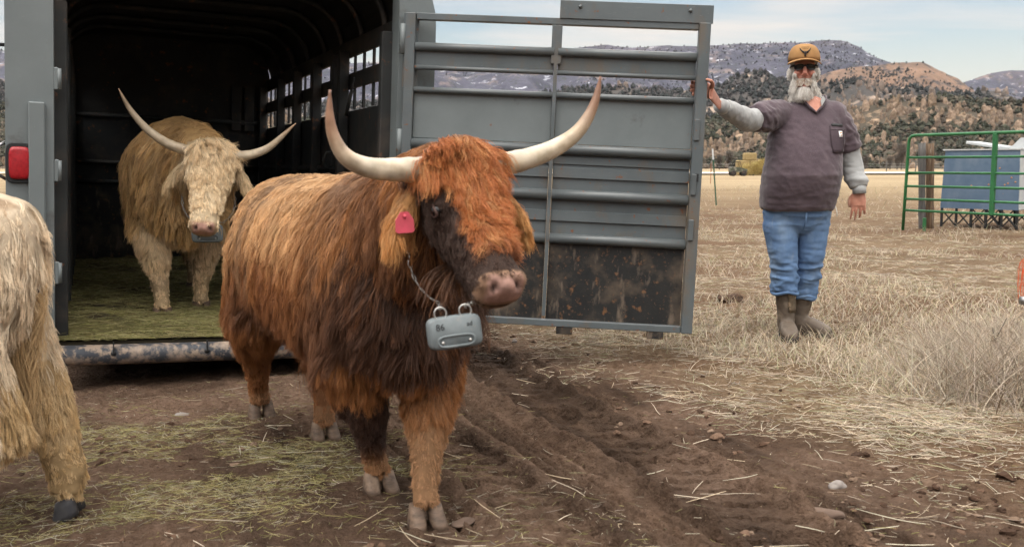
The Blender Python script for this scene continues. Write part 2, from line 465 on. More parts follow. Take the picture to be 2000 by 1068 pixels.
# ------------------------------------------------------------------ mountains
def ridge(name, dist, pts, front, back, rough_amp, seed, mat, nxn=360, nv=60, sharp=1.0, colf=None):
    pts = np.array(pts, float)
    px = np.linspace(pts[0, 0], pts[-1, 0], nxn)
    py = np.interp(px, pts[:, 0], pts[:, 1])
    xr = (px - 1000) / 1963 * dist
    zr_ = CAM_H + (325 - py) / 1963 * dist
    V = []
    vv = np.concatenate([np.linspace(0, 1, nv), np.linspace(1.03, 1.6, 12)])
    for v in vv:
        y = dist - front * (1 - v) if v <= 1 else dist + back * (v - 1) / .6
        prof = (v ** 0.85) * (0.55 + 0.45 * v) if v <= 1 else 1 - 0.75 * ((v - 1) / .6) ** 1.3
        P = xyz(xr, y, 0) / front
        rn = np.abs(fbm(P * np.array([5.5, 2.4, 1]), 5, seed, .55) - 0.5) * 2       # gullies running downhill
        hn = fbm(P * 14, 4, seed + 9, .6) - .5
        env = .07 if v > 1 else (4 * v * (1 - v)) ** 1.1 * .9 + .07 * v
        z = zr_ * prof + rough_amp * (rn - .22) * env * sharp + rough_amp * .35 * hn * (env + .10)
        V.append(np.stack([xr * (y / dist) ** .0, np.full_like(xr, y), z], -1))
    nvv = len(vv); V = np.concatenate(V)
    I = np.arange(nvv * nxn).reshape(nvv, nxn)
    F = np.stack([I[:-1, :-1], I[:-1, 1:], I[1:, 1:], I[1:, :-1]], -1).reshape(-1, 4)
    me = bpy.data.meshes.new(name); me.from_pydata(V.tolist(), [], F.tolist()); me.polygons.foreach_set('use_smooth', [True] * len(F)); me.update()
    o = link(name, me, None, mat); tag(o, kind='structure')
    if colf is not None: setcol(me, colf(V, vnormals(me)))
    return o, V.reshape(nvv, nxn, 3)
PA = [(-500, 112), (0, 103), (200, 120), (500, 130), (820, 128), (1000, 118), (1100, 104), (1130, 99), (1180, 93), (1230, 99), (1300, 96), (1400, 94), (1500, 91), (1560, 90), (1600, 86), (1640, 87), (1665, 97), (1700, 118), (1720, 125), (1760, 140), (1850, 170), (2000, 190), (2700, 200)]
PB = [(1480, 190), (1560, 165), (1620, 142), (1680, 132), (1740, 128), (1790, 126), (1830, 143), (1860, 158), (1885, 178), (1920, 200), (2000, 230), (2100, 260)]
PC = [(1650, 230), (1800, 185), (1880, 162), (1920, 147), (1960, 140), (2000, 143), (2100, 135), (2300, 150), (2700, 170)]
PD = [(-500, 165), (0, 165), (300, 185), (700, 205), (1000, 196), (1100, 178), (1200, 172), (1300, 182), (1400, 172), (1440, 150), (1480, 140), (1500, 158), (1560, 165), (1620, 165), (1660, 158), (1720, 178), (1760, 172), (1850, 186), (1900, 180), (1940, 180), (2000, 205), (2200, 215), (2700, 220)]
PE = [(-500, 230), (0, 210), (600, 240), (1000, 250), (1300, 240), (1400, 235), (1450, 225), (1560, 230), (1650, 215), (1700, 200), (1780, 200), (1820, 192), (1880, 200), (1920, 205), (2000, 198), (2200, 190), (2700, 200)]
snow = (.46, .47, .52)
m_far = pmat('bare_forest_slope', (.078, .076, .100), .95, var=(.040, .041, .058), scale=.012, spec=.05, detail=9, stretch=(1, 1, .5),
             layers=[((.20, .155, .14), .02, .56, .68), (snow, .06, .60, .68, (.7, 1, .8)), ((.05, .055, .055), .09, .53, .63)], bump=1.0, bscale=.05, bdist=6)
m_cliff = pmat('tan_cliff_slope', (.24, .150, .10), .95, var=(.13, .088, .066), scale=.02, spec=.05, detail=9, stretch=(1, 1, .4),
               layers=[((.06, .052, .05), .05, .52, .62, (1, 1, .6))], bump=1.0, bscale=.05, bdist=8)
m_mid = pmat('rocky_forest_slope', (.085, .076, .07), .95, var=(.05, .048, .046), scale=.03, spec=.05, detail=8,
             layers=[((.33, .255, .20), .045, .55, .64, (1, 1, .55)), (snow, .09, .68, .73)], bump=1.0, bscale=.2, bdist=2)
m_near = pmat('near_forest_slope', (.10, .08, .06), .95, var=(.045, .042, .033), scale=.06, spec=.05, detail=8,
              layers=[((.35, .25, .17), .08, .54, .64, (1, 1, .5))], bump=1.0, bscale=.4, bdist=1)
_, GA = ridge('far_mountain', 2200, PA, 900, 500, 95, 11, m_far, 480, 80)
_, GB = ridge('cliff_mountain', 1800, PB, 450, 250, 80, 12, m_cliff, 300, 70)
ridge('east_mountain', 2600, PC, 600, 400, 90, 13, m_far, 260)
_, GD = ridge('rocky_foothill', 900, PD, 260, 150, 26, 14, m_mid, 420, 50)
_, GE = ridge('wooded_hill', 520, PE, 100, 90, 8, 15, m_near, 420, 40)
# unseen hill added behind the camera, notched to steer where low sun falls
hx = np.linspace(-2500, 2500, 120); V = []
for k, v in enumerate(np.linspace(0, 1, 30)):
    y = -1150 - 700 * v
    top = 470 - 215 * np.exp(-((hx - 95) / 165.0) ** 4) + 70 * (fbm(xyz(hx * .003, 0), 3, 5) - .5)
    V.append(np.stack([hx, np.full_like(hx, y), top * np.sin(v * pi / 1.6) ** 1.2 - 2], -1))
V = np.concatenate(V); I = np.arange(len(V)).reshape(30, 120)
F = np.stack([I[:-1, :-1], I[1:, :-1], I[1:, 1:], I[:-1, 1:]], -1).reshape(-1, 4)
me = bpy.data.meshes.new('sun_blocker_hill'); me.from_pydata(V.tolist(), [], F.tolist()); me.update()
tag(link('sun_blocker_hill', me, None, m_far), kind='structure')

# trees and boulders on the two nearer slopes
def scatter_slope(G, n, seed):
    r = np.random.default_rng(seed); nxn = G.shape[1]
    i = r.random(n) ** .8 * (G.shape[0] - 12.5); j = r.random(n) * (nxn - 2); i0 = i.astype(int); j0 = j.astype(int); fi = (i - i0)[:, None]; fj = (j - j0)[:, None]
    P = G[i0, j0] * (1 - fi) * (1 - fj) + G[i0 + 1, j0] * fi * (1 - fj) + G[i0, j0 + 1] * (1 - fi) * fj + G[i0 + 1, j0 + 1] * fi * fj
    return P, r
def forest(name, G, n, h0, h1, seed, cols, mscale):
    P, r = scatter_slope(G, n, seed)
    m = fbm(P * mscale, 4, 140) ; keep = m < r.normal(.54, .05, n); P = P[keep]; n = len(P)
    H = r.uniform(h0, h1, n); Vs = []; Fs = []; Cs = []; off = 0
    K = 7
    lv = ((-.05, .20), (.14, .46), (.38, .50), (.66, .38), (.88, .20), (1.0, .03))
    for k in range(n):
        ring = []
        for (hh, rr) in lv:
            a = np.arange(K) * 2 * pi / K + r.random() * 6
            jr = H[k] * rr * r.uniform(.55, 1.25, K)
            ring.append(np.stack([np.cos(a) * jr, np.sin(a) * jr, H[k] * (hh + r.uniform(-.05, .05, K))], -1))
        Vs.append(np.concatenate(ring) + P[k])
        c = np.array(cols[r.integers(len(cols))]) * r.uniform(.7, 1.3)
        Cs.append(np.tile(c, (K * len(lv), 1)))
    base = np.array([(q * K + j, q * K + (j + 1) % K, (q + 1) * K + (j + 1) % K, (q + 1) * K + j) for q in range(len(lv) - 1) for j in range(K)])
    F = (base[None] + (np.arange(n) * K * len(lv))[:, None, None]).reshape(-1, 4)
    me = bpy.data.meshes.new(name); me.from_pydata(np.concatenate(Vs).tolist(), [], F.tolist()); me.update(); setcol(me, np.concatenate(Cs))
    o = link(name, me, None, MATS['needles']); return o
pmat('needles', (.05, .06, .04), .9, attr='col', var=(.55, .55, .55), scale=1.2, spec=.1)
tag(forest('hillside_forest', GE, 26000, 1.2, 3.6, 3, [(.065, .068, .048), (.052, .056, .040), (.09, .085, .062), (.13, .105, .08)], .03),
    'dark scrubby conifer and juniper wood covering the near hillside', 'forest', kind='stuff')
tag(forest('foothill_forest', GD, 22000, 2, 5, 4, [(.055, .058, .055), (.045, .05, .048), (.085, .078, .075)], .018),
    'grey green wood on the rocky foothill under the mountain', 'forest', kind='stuff')
tag(forest('mountain_forest', GA, 16000, 2, 4.5, 8, [(.055, .055, .068), (.048, .05, .06), (.075, .07, .082)], .006),
    'sparse dark wood on the slopes and crest of the far mountain', 'forest', kind='stuff')
tag(forest('cliff_forest', GB, 5000, 2, 4.5, 9, [(.05, .052, .045), (.07, .062, .05)], .008),
    'scattered dark trees on the tan sunlit mountain', 'forest', kind='stuff')
def boulders(name, G, n, s0, s1, seed, mscale, cols):
    P, r = scatter_slope(G, n, seed); m = fbm(P * mscale, 4, 140); keep = m > r.normal(.535, .035, n); P = P[keep]
    mb = MB(); C = []
    t = MB().ball((0, 0, 0), 1, 9, 7); b = np.array([tuple(v) for v in t.V])
    for p in P:
        s = r.uniform(s0, s1) * r.random() ** .5; sc = np.array([s * r.uniform(.5, .9), s * r.uniform(.5, .8), s * r.uniform(1.0, 2.2)])
        v = b * (1 + 1.1 * (vnoise(b * 1.5 + r.random(3) * 90) - .5))[:, None] * sc + p
        mb.add(v, t.F); C.append(np.tile(np.array(cols[r.integers(len(cols))]) * r.uniform(.8, 1.15), (len(b), 1)))
    o = mb.build(name, MATS['granite'], fix=False); setcol(o.data, np.concatenate(C)); return o
pmat('granite', (.35, .26, .19), .9, attr='col', var=(.6, .57, .55), scale=.9, spec=.1, bump=.6, bscale=2, bdist=.3)
tag(boulders('hillside_boulders', GE, 7000, .9, 2.8, 5, .03, [(.25, .185, .13), (.19, .145, .11), (.30, .225, .165)]), 'tan weathered granite outcrops scattered over the near hillside', 'rocks', kind='stuff')
tag(boulders('foothill_boulders', GD, 5000, 1.8, 4.5, 6, .018, [(.21, .165, .135), (.16, .135, .115), (.26, .205, .17)]), 'tan granite spires and outcrops on the rocky foothill', 'rocks', kind='stuff')

# ------------------------------------------------------------------ straw, grass and hay
STRAW = np.array([(.60, .47, .29), (.50, .40, .27), (.42, .34, .25), (.55, .50, .34), (.40, .38, .20), (.30, .21, .12), (.66, .55, .38)]) * np.array([.86, .87, .97])
HAY = np.array([(.36, .31, .12), (.28, .26, .09), (.42, .38, .17), (.22, .19, .07), (.50, .42, .22), (.30, .22, .10)])
m_straw = hairmat('straw', .6, .2)
def lying(name, x, y, z, ln, rad, pal, tilt=.25, bend=.5, K=4, r=rng, az=None):
    n = len(x)
    a = r.random(n) * 2 * pi if az is None else az + r.normal(0, .5, n)
    e = np.abs(r.normal(0, tilt, n))
    d = np.stack([np.cos(a) * np.cos(e), np.sin(a) * np.cos(e), np.sin(e)], -1)
    side = np.stack([-np.sin(a), np.cos(a), np.zeros(n)], -1)
    P = np.empty((n, K, 3)); b = r.normal(0, bend, n)
    for k in range(K):
        t = k / (K - 1)
        P[:, k] = xyz(x, y, z) + d * (ln * (t - .25))[:, None] + side * (ln * b * t * t * .5)[:, None]
        P[:, k, 2] -= ln * np.sin(e) * .55 * t * t
    P[:, :, 2] = np.maximum(P[:, :, 2], (z + .001)[:, None])
    c = pal[r.integers(len(pal), size=n)] * r.uniform(.5, 1.2, (n, 1))
    rr = np.asarray(rad)[:, None] * np.array([.7, 1, .9, .45])[None, :K]
    return P, rr, c
def upright(x, y, z, ln, rad, pal, lean=.35, K=4, r=rng):
    n = len(x); a = r.random(n) * 2 * pi; l = np.abs(r.normal(0, lean, n))
    d = np.stack([np.cos(a) * np.sin(l), np.sin(a) * np.sin(l), np.cos(l)], -1)
    P = np.empty((n, K, 3))
    for k in range(K):
        t = k / (K - 1)
        P[:, k] = xyz(x, y, z - .005) + d * (ln * t)[:, None]
        P[:, k, :2] += (np.stack([np.cos(a), np.sin(a)], -1) * (ln * .35 * t * t)[:, None])
        P[:, k, 2] -= ln * .18 * t * t
    c = pal[r.integers(len(pal), size=n)] * r.uniform(.7, 1.15, (n, 1))
    rr = np.asarray(rad)[:, None] * np.interp(np.linspace(0, 3, K), [0, 1, 2, 3], [1, .9, .6, .2])[None]
    return P, rr, c
def wedge(n, d0, d1, half=.62, mid=0.0, r=rng):
    """places thinning out with the square of distance, in a fan in front of the camera"""
    u = r.random(n); d = 1 / (1 / d0 + u * (1 / d1 - 1 / d0)); a = mid + r.uniform(-half, half, n)
    return d * np.sin(a), d * np.cos(a), d
# trailer floor outline is kept free of ground straw
TR_YAW = R(22.8); TR_ROLL = R(2.3); TR_W = 1.75; TR_L = 4.55
TL = np.array([-2.327, 5.05]); TR_C = TL + .5 * TR_W * np.array([cos(TR_YAW), sin(TR_YAW)])
def under_trailer(x, y):
    dx_, dy_ = x - TR_C[0], y - TR_C[1]
    lx = dx_ * cos(TR_YAW) + dy_ * sin(TR_YAW); ly = -dx_ * sin(TR_YAW) + dy_ * cos(TR_YAW)
    return (np.abs(lx) < 1.3) & (ly > -.05) & (ly < 5.5)
parts_ = []
# 1: mat of lying straw on the grassy side
x, y, d = wedge(260000, 2.9, 26)
g = grass_side(x, y) + .9 * (fbm(xyz(x, y) * 1.3, 4, 5) - .5)
brown = sstep(.53, .63, fbm(xyz(x * .45, y * .9) + 7, 4, 103))
keep = (rng.random(len(x)) < sstep(-.30, .75, g) * (1 - .75 * brown) * (.45 + .55 * sstep(3.2, 5.5, d)) * (.22 + .78 * sstep(.40, .54, fbm(xyz(x, y) * 2.4, 4, 171)))) & ~under_trailer(x, y)
x, y, d = x[keep], y[keep], d[keep]
parts_.append(lying('', x, y, gz(x, y), rng.uniform(.03, .17, len(x)) * (1 + d * .012), .00062 * (1 + d * .16) * rng.uniform(.6, 1.3, len(x)), STRAW, .28))
# 2: thin scatter over the bare soil
x, y, d = wedge(14000, 2.5, 9)
n_ = fbm(xyz(x, y) * 1.5, 3, 201)
keep = (rng.random(len(x)) < .25 + .75 * sstep(.48, .62, n_)) & ~under_trailer(x, y) & (rng.random(len(x)) < np.where(np.abs(track_t(x, y)) < .3, .25, 1))
x, y, d = x[keep], y[keep], d[keep]
parts_.append(lying('', x, y, gz(x, y), rng.uniform(.012, .075, len(x)), .0007 * rng.uniform(.5, 1.3, len(x)), np.concatenate([STRAW, HAY[:3]]) * .8, .1, .25))
# 3: a few long pale stems
x, y, d = wedge(150, 2.9, 8, .5, .16); keep = ~under_trailer(x, y); x, y, d = x[keep], y[keep], d[keep]
parts_.append(lying('', x, y, gz(x, y) + .004, rng.uniform(.08, .24, len(x)), np.full(len(x), .0013), STRAW[[0, 3, 6]] * 1.05, .12, .25))
Pc = np.concatenate([p[0] for p in parts_]); Rc = np.concatenate([p[1] for p in parts_]); Cc = np.concatenate([p[2] for p in parts_])
tag(curves('straw_litter', Pc, Rc, Cc, m_straw), 'pale straw and dead grass lying over the soil beside the track', 'straw', kind='stuff')
# standing dry grass out over the field
x, y, d = wedge(60000, 5.0, 60, .6, .12)
g = grass_side(x, y); n_ = fbm(xyz(x, y) * .9, 4, 211)
keep = (rng.random(len(x)) < sstep(.2, 1.4, g) * sstep(.46, .60, n_)) & ~under_trailer(x, y)
x, y, d = x[keep], y[keep], d[keep]
A = upright(x, y, gz(x, y), rng.uniform(.04, .13, len(x)) * (1 + sstep(8, 20, d) * .5), .0011 * (1 + d * .11), STRAW, .45, 5)
# thick clumps at the right edge
cx = rng.normal(0, 1, (6500, 2)); ctr = np.array([(2.62, 5.0), (2.40, 4.85), (2.9, 5.35), (2.62, 5.5), (3.1, 5.0), (2.55, 4.55), (3.0, 4.5), (2.42, 5.25), (2.2, 4.6)])
k = rng.integers(len(ctr), size=len(cx)); x = ctr[k, 0] + cx[:, 0] * .16; y = ctr[k, 1] + cx[:, 1] * .16
B = upright(x, y, gz(x, y), rng.uniform(.08, .40, len(x)), .0014 * rng.uniform(.5, 1.4, len(x)), STRAW[[1, 2, 2, 3, 5, 6]] * .9, .55, 5)
tag(curves('dry_grass', np.concatenate([A[0], B[0]]), np.concatenate([A[1], B[1]]), np.concatenate([A[2], B[2]]), m_straw),
    'bleached standing dry grass and weeds across the field', 'grass', kind='stuff')
# greenish hay dropped on the soil behind the animals
cl_c = np.array([(-1.55, 4.2), (-1.25, 3.9), (-1.0, 3.7), (-1.7, 3.6), (-.9, 4.0), (-1.45, 4.6), (-.75, 3.5), (-1.2, 3.3), (-1.95, 4.3), (-.55, 3.9), (-1.55, 3.15)])
k = rng.integers(len(cl_c), size=14000); q = rng.normal(0, .2, (14000, 2)); x = cl_c[k, 0] + q[:, 0] * 1.3; y = cl_c[k, 1] + q[:, 1]
keep = rng.random(14000) < sstep(.42, .6, fbm(xyz(x, y) * 4, 3, 221)); x, y = x[keep], y[keep]
A = lying('', x, y, gz(x, y), rng.uniform(.02, .10, len(x)), .0007 * rng.uniform(.6, 1.3, len(x)), np.concatenate([HAY, STRAW[3:5]]) * .8, .15)
tag(curves('dropped_hay', *A, m_straw), 'greenish hay scattered on the trodden soil behind the trailer', 'hay', kind='stuff')

# lumps of soil and dung broken up by hooves
cn = 2600; x, y, d = wedge(cn, 2.5, 9, .6); keep = (grass_side(x, y) < .5) & ~under_trailer(x, y) & (fbm(xyz(x, y) * 1.2, 3, 231) > .47); x, y = x[keep], y[keep]
mb = MB(); t_ = MB().ball((0, 0, 0), 1, 8, 6); bv_ = np.array([tuple(v) for v in t_.V]); C = []
for xx, yy, zz in zip(x, y, gz(x, y)):
    s_ = rng.uniform(.004, .014) * (1 if rng.random() < .94 else 2.2)
    v = bv_ * (1 + 1.1 * (vnoise(bv_ * 1.6 + rng.random(3) * 80) - .5))[:, None] * np.array([s_ * rng.uniform(.8, 1.5), s_ * rng.uniform(.8, 1.5), s_ * .7]) + np.array([xx, yy, zz])
    mb.add(v, t_.F); C.append(np.tile(np.array([(.09, .054, .036), (.15, .095, .065), (.06, .036, .024), (.20, .14, .10)][rng.integers(4)]), (len(bv_), 1)))
o = mb.build('soil_clods', MATS['granite'], fix=False); setcol(o.data, np.concatenate(C)); tag(o, 'crumbled clods of brown soil on the trodden ground', 'soil', kind='stuff')
# ------------------------------------------------------------------ livestock trailer
rust = (.16, .065, .03); grime = (.055, .045, .038)
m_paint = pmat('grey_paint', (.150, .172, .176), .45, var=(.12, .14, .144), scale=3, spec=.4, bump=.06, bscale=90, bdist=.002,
               layers=[((.19, .205, .205), 60, .66, .72, (1, 1, 6)), (rust, 16, .665, .72), (grime, 4, .60, .75)])
m_gate = pmat('gate_paint', (.100, .117, .124), .42, var=(.074, .088, .094), scale=2.5, spec=.45, bump=.08, bscale=80, bdist=.002,
              layers=[((.17, .18, .18), 50, .66, .70, (.3, 1, 8)), ((.12, .095, .07), 5, .52, .72, (1, 1, .5)), (rust, 22, .635, .69), ((.30, .31, .31), 120, .69, .72, (.25, 1, 6))])
m_gate2 = pmat('gate_tube_paint', (.10, .113, .117), .35, var=(.075, .086, .09), scale=4, spec=.5, layers=[(rust, 26, .64, .70), ((.2, .2, .19), 90, .70, .74)])
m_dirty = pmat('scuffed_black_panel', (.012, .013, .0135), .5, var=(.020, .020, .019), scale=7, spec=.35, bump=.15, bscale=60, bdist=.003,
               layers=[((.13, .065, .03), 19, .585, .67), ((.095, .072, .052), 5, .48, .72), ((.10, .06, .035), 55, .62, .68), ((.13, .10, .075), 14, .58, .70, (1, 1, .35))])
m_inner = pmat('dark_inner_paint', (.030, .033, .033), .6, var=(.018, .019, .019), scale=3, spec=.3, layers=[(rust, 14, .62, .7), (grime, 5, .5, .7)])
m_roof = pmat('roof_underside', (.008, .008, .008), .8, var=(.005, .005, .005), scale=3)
m_rubber = pmat('muddy_bumper', (.045, .05, .06), .55, var=(.03, .033, .04), scale=5, layers=[((.34, .26, .20), 7, .47, .62), ((.22, .17, .13), 24, .50, .60)], bump=.2, bscale=30)
m_tyre = pmat('tyre_rubber', (.025, .025, .026), .85, layers=[((.14, .09, .06), 6, .5, .7)])
m_steel = pmat('plain_steel', (.30, .30, .30), .4, metallic=.9, layers=[(rust, 20, .55, .65)])
m_red = pmat('red_lens', (.34, .010, .016), .35, spec=.4, var=(.22, .005, .009), scale=60)
m_black = pmat('black_plastic', (.02, .021, .022), .5)

T = empty('stock_trailer', (TR_C[0], TR_C[1], .225), (0, TR_ROLL, TR_YAW))
tag(T, 'grey steel livestock trailer standing open with its rear gate swung wide', 'trailer')
W2 = TR_W / 2; RH = 2.12; WH = 1.78
# floor, sub-frame, bumper
MB().box((0, TR_L / 2, -.03), (TR_W + .16, TR_L, .06)).build('floor', pmat('floor_boards', (.06, .05, .03), .9, var=(.035, .03, .02), scale=4), T)
mb = MB()
for sx in (-.6, .6): mb.box((sx, TR_L / 2 + .1, -.112), (.08, TR_L - .2, .10))
for yy in (.5, 1.6, 2.7, 3.8): mb.box((0, yy, -.105), (1.12, .06, .08))
mb.build('chassis', m_black, T)
mb = MB(); mb.tube([(-W2 - .02, -.05, -.062), (0, -.05, -.062), (W2 + .02, -.05, -.062)], .052, 18)
b = mb.build('bumper', m_rubber, T)
for xx in (-.60, -.14, .33):
    q = MB(); q.lathe([(.014, -.006), (.014, .006)], (xx, -.096, -.05), 'Y', 12); q.build('bumper_hole', m_black, b)
    q = MB(); q.box((xx, -.095, -.020), (.006, .02, .055)); q.build('bumper_slot', m_black, b)
# rear corner posts
def post(sgn):
    xo = sgn * (W2 + .215); xi = sgn * (W2 + .0)
    prof = [(xi, -.16), (xo, -.16), (xo, WH - .02)]
    for k in range(1, 6):
        a = pi / 2 * k / 8; prof.append((xo - sgn * .34 * (1 - cos(a)), WH - .02 + .36 * sin(a)))
    prof += [(xi, WH + .33)]
    m = MB().prism(prof, -.06, .08); return m.build('corner_post', m_paint, T)
pl = post(-1); pr = post(1)
MB().box((0, .01, RH + .03), (TR_W - .004, .13, .14)).build('header', m_paint, T)
# channel, tail light, latch gear on the left post
q = MB(); q.box((-W2 - .075, -.078, .66), (.075, .035, 1.08), bev=.006); q.build('channel', m_paint, pl)
q = MB(); q.rings([(-W2 - .155, -.0615, .90), (-W2 - .155, -.078, .90)], [(.062, 0, 0), (.058, 0, 0)], [(0, 0, .098), (0, 0, .094)], 28, 5, False)
tl = q.build('tail_light', m_black, pl)
q = MB(); q.rings([(-W2 - .152, -.0785, .90), (-W2 - .152, -.090, .90), (-W2 - .152, -.094, .90)], [(.048, 0, 0), (.046, 0, 0), (.036, 0, 0)], [(0, 0, .080), (0, 0, .077), (0, 0, .064)], 28, 5, True)
q.build('lamp_lens', m_red, pl)
q = MB(); q.bar((-W2 - .105, -.09, .62), (-W2 - .105, -.09, .50), .012, .012); q.ball((-W2 - .12, -.075, .655), .016, 10, 8); q.build('latch_pin', m_steel, pl)
q = MB(); q.tube([(-W2 - .215, -.02, 1.0), (-W2 - .25, -.03, .98), (-W2 - .265, -.03, .91), (-W2 - .25, -.03, .84), (-W2 - .215, -.02, .82)], .009, 8); q.build('grab_handle', m_steel, pl)
for zz in (.36, .87, 1.32):
    q = MB(); q.box((-W2 + .012, -.05, zz), (.022, .03, .11), bev=.004); q.tube([(-W2 + .026, -.06, zz - .05), (-W2 + .026, -.06, zz + .05)], .010, 8); q.build('hinge', m_paint, pl)
q = MB(); q.tube([(-W2 - .21, 0, 1.47), (-W2 - .30, .0, 1.47)], .009, 8); q.build('tie_rail', m_black, pl)
# side walls: sheet below, slat between two rows of openings
def side(sgn):
    x = sgn * (W2 + .02)
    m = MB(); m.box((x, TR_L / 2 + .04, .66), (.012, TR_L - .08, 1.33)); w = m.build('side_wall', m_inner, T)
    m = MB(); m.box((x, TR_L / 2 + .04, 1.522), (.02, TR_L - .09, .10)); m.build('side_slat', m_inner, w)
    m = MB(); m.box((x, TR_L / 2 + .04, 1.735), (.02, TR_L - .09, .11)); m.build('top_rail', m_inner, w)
    m = MB()
    for zz in (.30, .62, .95): m.tube([(x - sgn * .02, .1, zz), (x - sgn * .02, TR_L - .05, zz)], .022, 8)
    m.build('wall_ribs', m_inner, w)
    for yy in (.10, 1.15, 1.34, 2.0, 2.75, 3.5, TR_L - .06):
        m = MB(); m.box((x - sgn * .045, yy, .86), (.07, .065, 1.72), bev=.006); m.build('wall_post', m_inner, w)
    for yy in np.arange(.3, TR_L - .1, .235 if sgn > 0 else .4):
        if min(abs(yy - p) for p in (.10, 1.15, 1.34, 2.0, 2.75, 3.5)) > .07: MB().box((x, yy, 1.505), (.014, .028, .345)).build('window_bar', m_inner, w)
    m = MB(); m.box((x + sgn * .09, TR_L / 2 + .1, .45), (.012, TR_L, .92)) if False else None
    return w
wl = side(-1); wr = side(1)
q = MB(); q.tube([(W2 - .05, 1.22, 1.05), (W2 - .11, 1.22, 1.05), (W2 - .13, 1.24, 1.0), (W2 - .11, 1.26, .95), (W2 - .05, 1.26, .95)], .010, 8); q.build('gate_latch', m_inner, wr)
q = MB(); q.tube([(W2 - .03, .82, 1.52), (W2 - .05, .80, 1.44)], .007, 6); q.tube([(W2 - .05, .80, 1.44), (W2 - .07, .86, 1.28)], .012, 8); q.build('hook', m_inner, wr)
# roof: curved sheet on bows
prof = []
for k in range(0, 9): a = pi / 2 * k / 8; prof.append((-(W2 + .06) + .34 * (1 - cos(a)), WH + .33 * sin(a)))
for k in range(8, -1, -1): a = pi / 2 * k / 8; prof.append(((W2 + .06) - .34 * (1 - cos(a)), WH + .33 * sin(a)))
n = len(prof); V = []; F = []
for j, yy in enumerate((.0, TR_L + .02)):
    for (px_, pz) in prof: V.append((px_, yy, pz))
for j, yy in enumerate((.0, TR_L)):
    for (px_, pz) in prof: V.append((px_ * 1.012, yy, pz + .02))
F = [(k, k + 1, n + k + 1, n + k) for k in range(n - 1)] + [(2 * n + k, 3 * n + k, 3 * n + k + 1, 2 * n + k + 1) for k in range(n - 1)]
F += [(0, n, 3 * n, 2 * n), (n - 1, 3 * n - 1, 4 * n - 1, 2 * n - 1)] + [(k, 2 * n + k, 2 * n + k + 1, k + 1) for k in range(n - 1)] + [(n + k, n + k + 1, 3 * n + k + 1, 3 * n + k) for k in range(n - 1)]
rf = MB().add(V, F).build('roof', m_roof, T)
mb = MB()
for yy in (.35, .9, 1.45, 2.0, 2.6, 3.2, 3.8):
    mb.tube([(p[0] * .975, yy, p[1] - .022) for p in prof], .020, 8)
mb.build('roof_bows', m_inner, rf)
# front wall
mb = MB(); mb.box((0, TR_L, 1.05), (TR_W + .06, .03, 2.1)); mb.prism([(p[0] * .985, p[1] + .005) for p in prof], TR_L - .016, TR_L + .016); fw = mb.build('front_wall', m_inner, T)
MB().box((0, TR_L - .018, .37), (TR_W, .012, .72)).build('black_lower_panel', m_dirty, fw)  # black band covering the lower part of the front wall
MB().box((-.06, TR_L - .03, 1.53), (TR_W - .36, .02, .27)).build('upper_panel', m_inner, fw)
MB().box((-.06, TR_L - .03, 1.14), (TR_W - .36, .02, .36)).build('vent_panel', m_inner, fw)
mb = MB()
for xx in (-.35, -.25, -.15, -.05, .05): mb.box((xx, TR_L - .045, 1.18), (.02, .016, .26))
mb.box((-.15, TR_L - .046, 1.315), (.44, .018, .02)); mb.box((-.15, TR_L - .046, 1.05), (.44, .018, .02)); mb.build('vent_bars', m_inner, fw)
for zz in (1.37, .94, .76): MB().tube([(-W2 + .02, TR_L - .05, zz), (W2 - .02, TR_L - .05, zz)], .022, 8).build('front_rail', m_inner, fw)
for xx in (.60, .72): MB().box((xx, TR_L - .055, 1.5), (.09, .03, .42), bev=.004).build('front_post', m_inner, fw)
# wheels
for sgn in (-1, 1):
    for yy in (2.0, 2.85):
        x0 = sgn * (W2 + .13)
        wv = MB().lathe([(.20, -.09), (.31, -.10), (.345, -.07), (.35, 0), (.345, .07), (.31, .10), (.20, .09)], (x0, yy, .12), 'X', 32).build('wheel', m_tyre, T)
        MB().lathe([(.05, -.03), (.19, -.05), (.205, -.092), (.205, .092), (.19, .05), (.05, .03)], (x0, yy, .12), 'X', 28).build('rim', m_steel, wv)
    mb = MB(); mb.box((sgn * (W2 + .14), 2.42, .52), (.27, 1.75, .02), bev=.006); mb.box((sgn * (W2 + .14), 1.52, .36), (.27, .02, .3)); mb.box((sgn * (W2 + .14), 3.32, .36), (.27, .02, .3))
    mb.build('fender', m_paint, T)
# ---- rear gate, swung right round
GW = 1.74
G = MB()
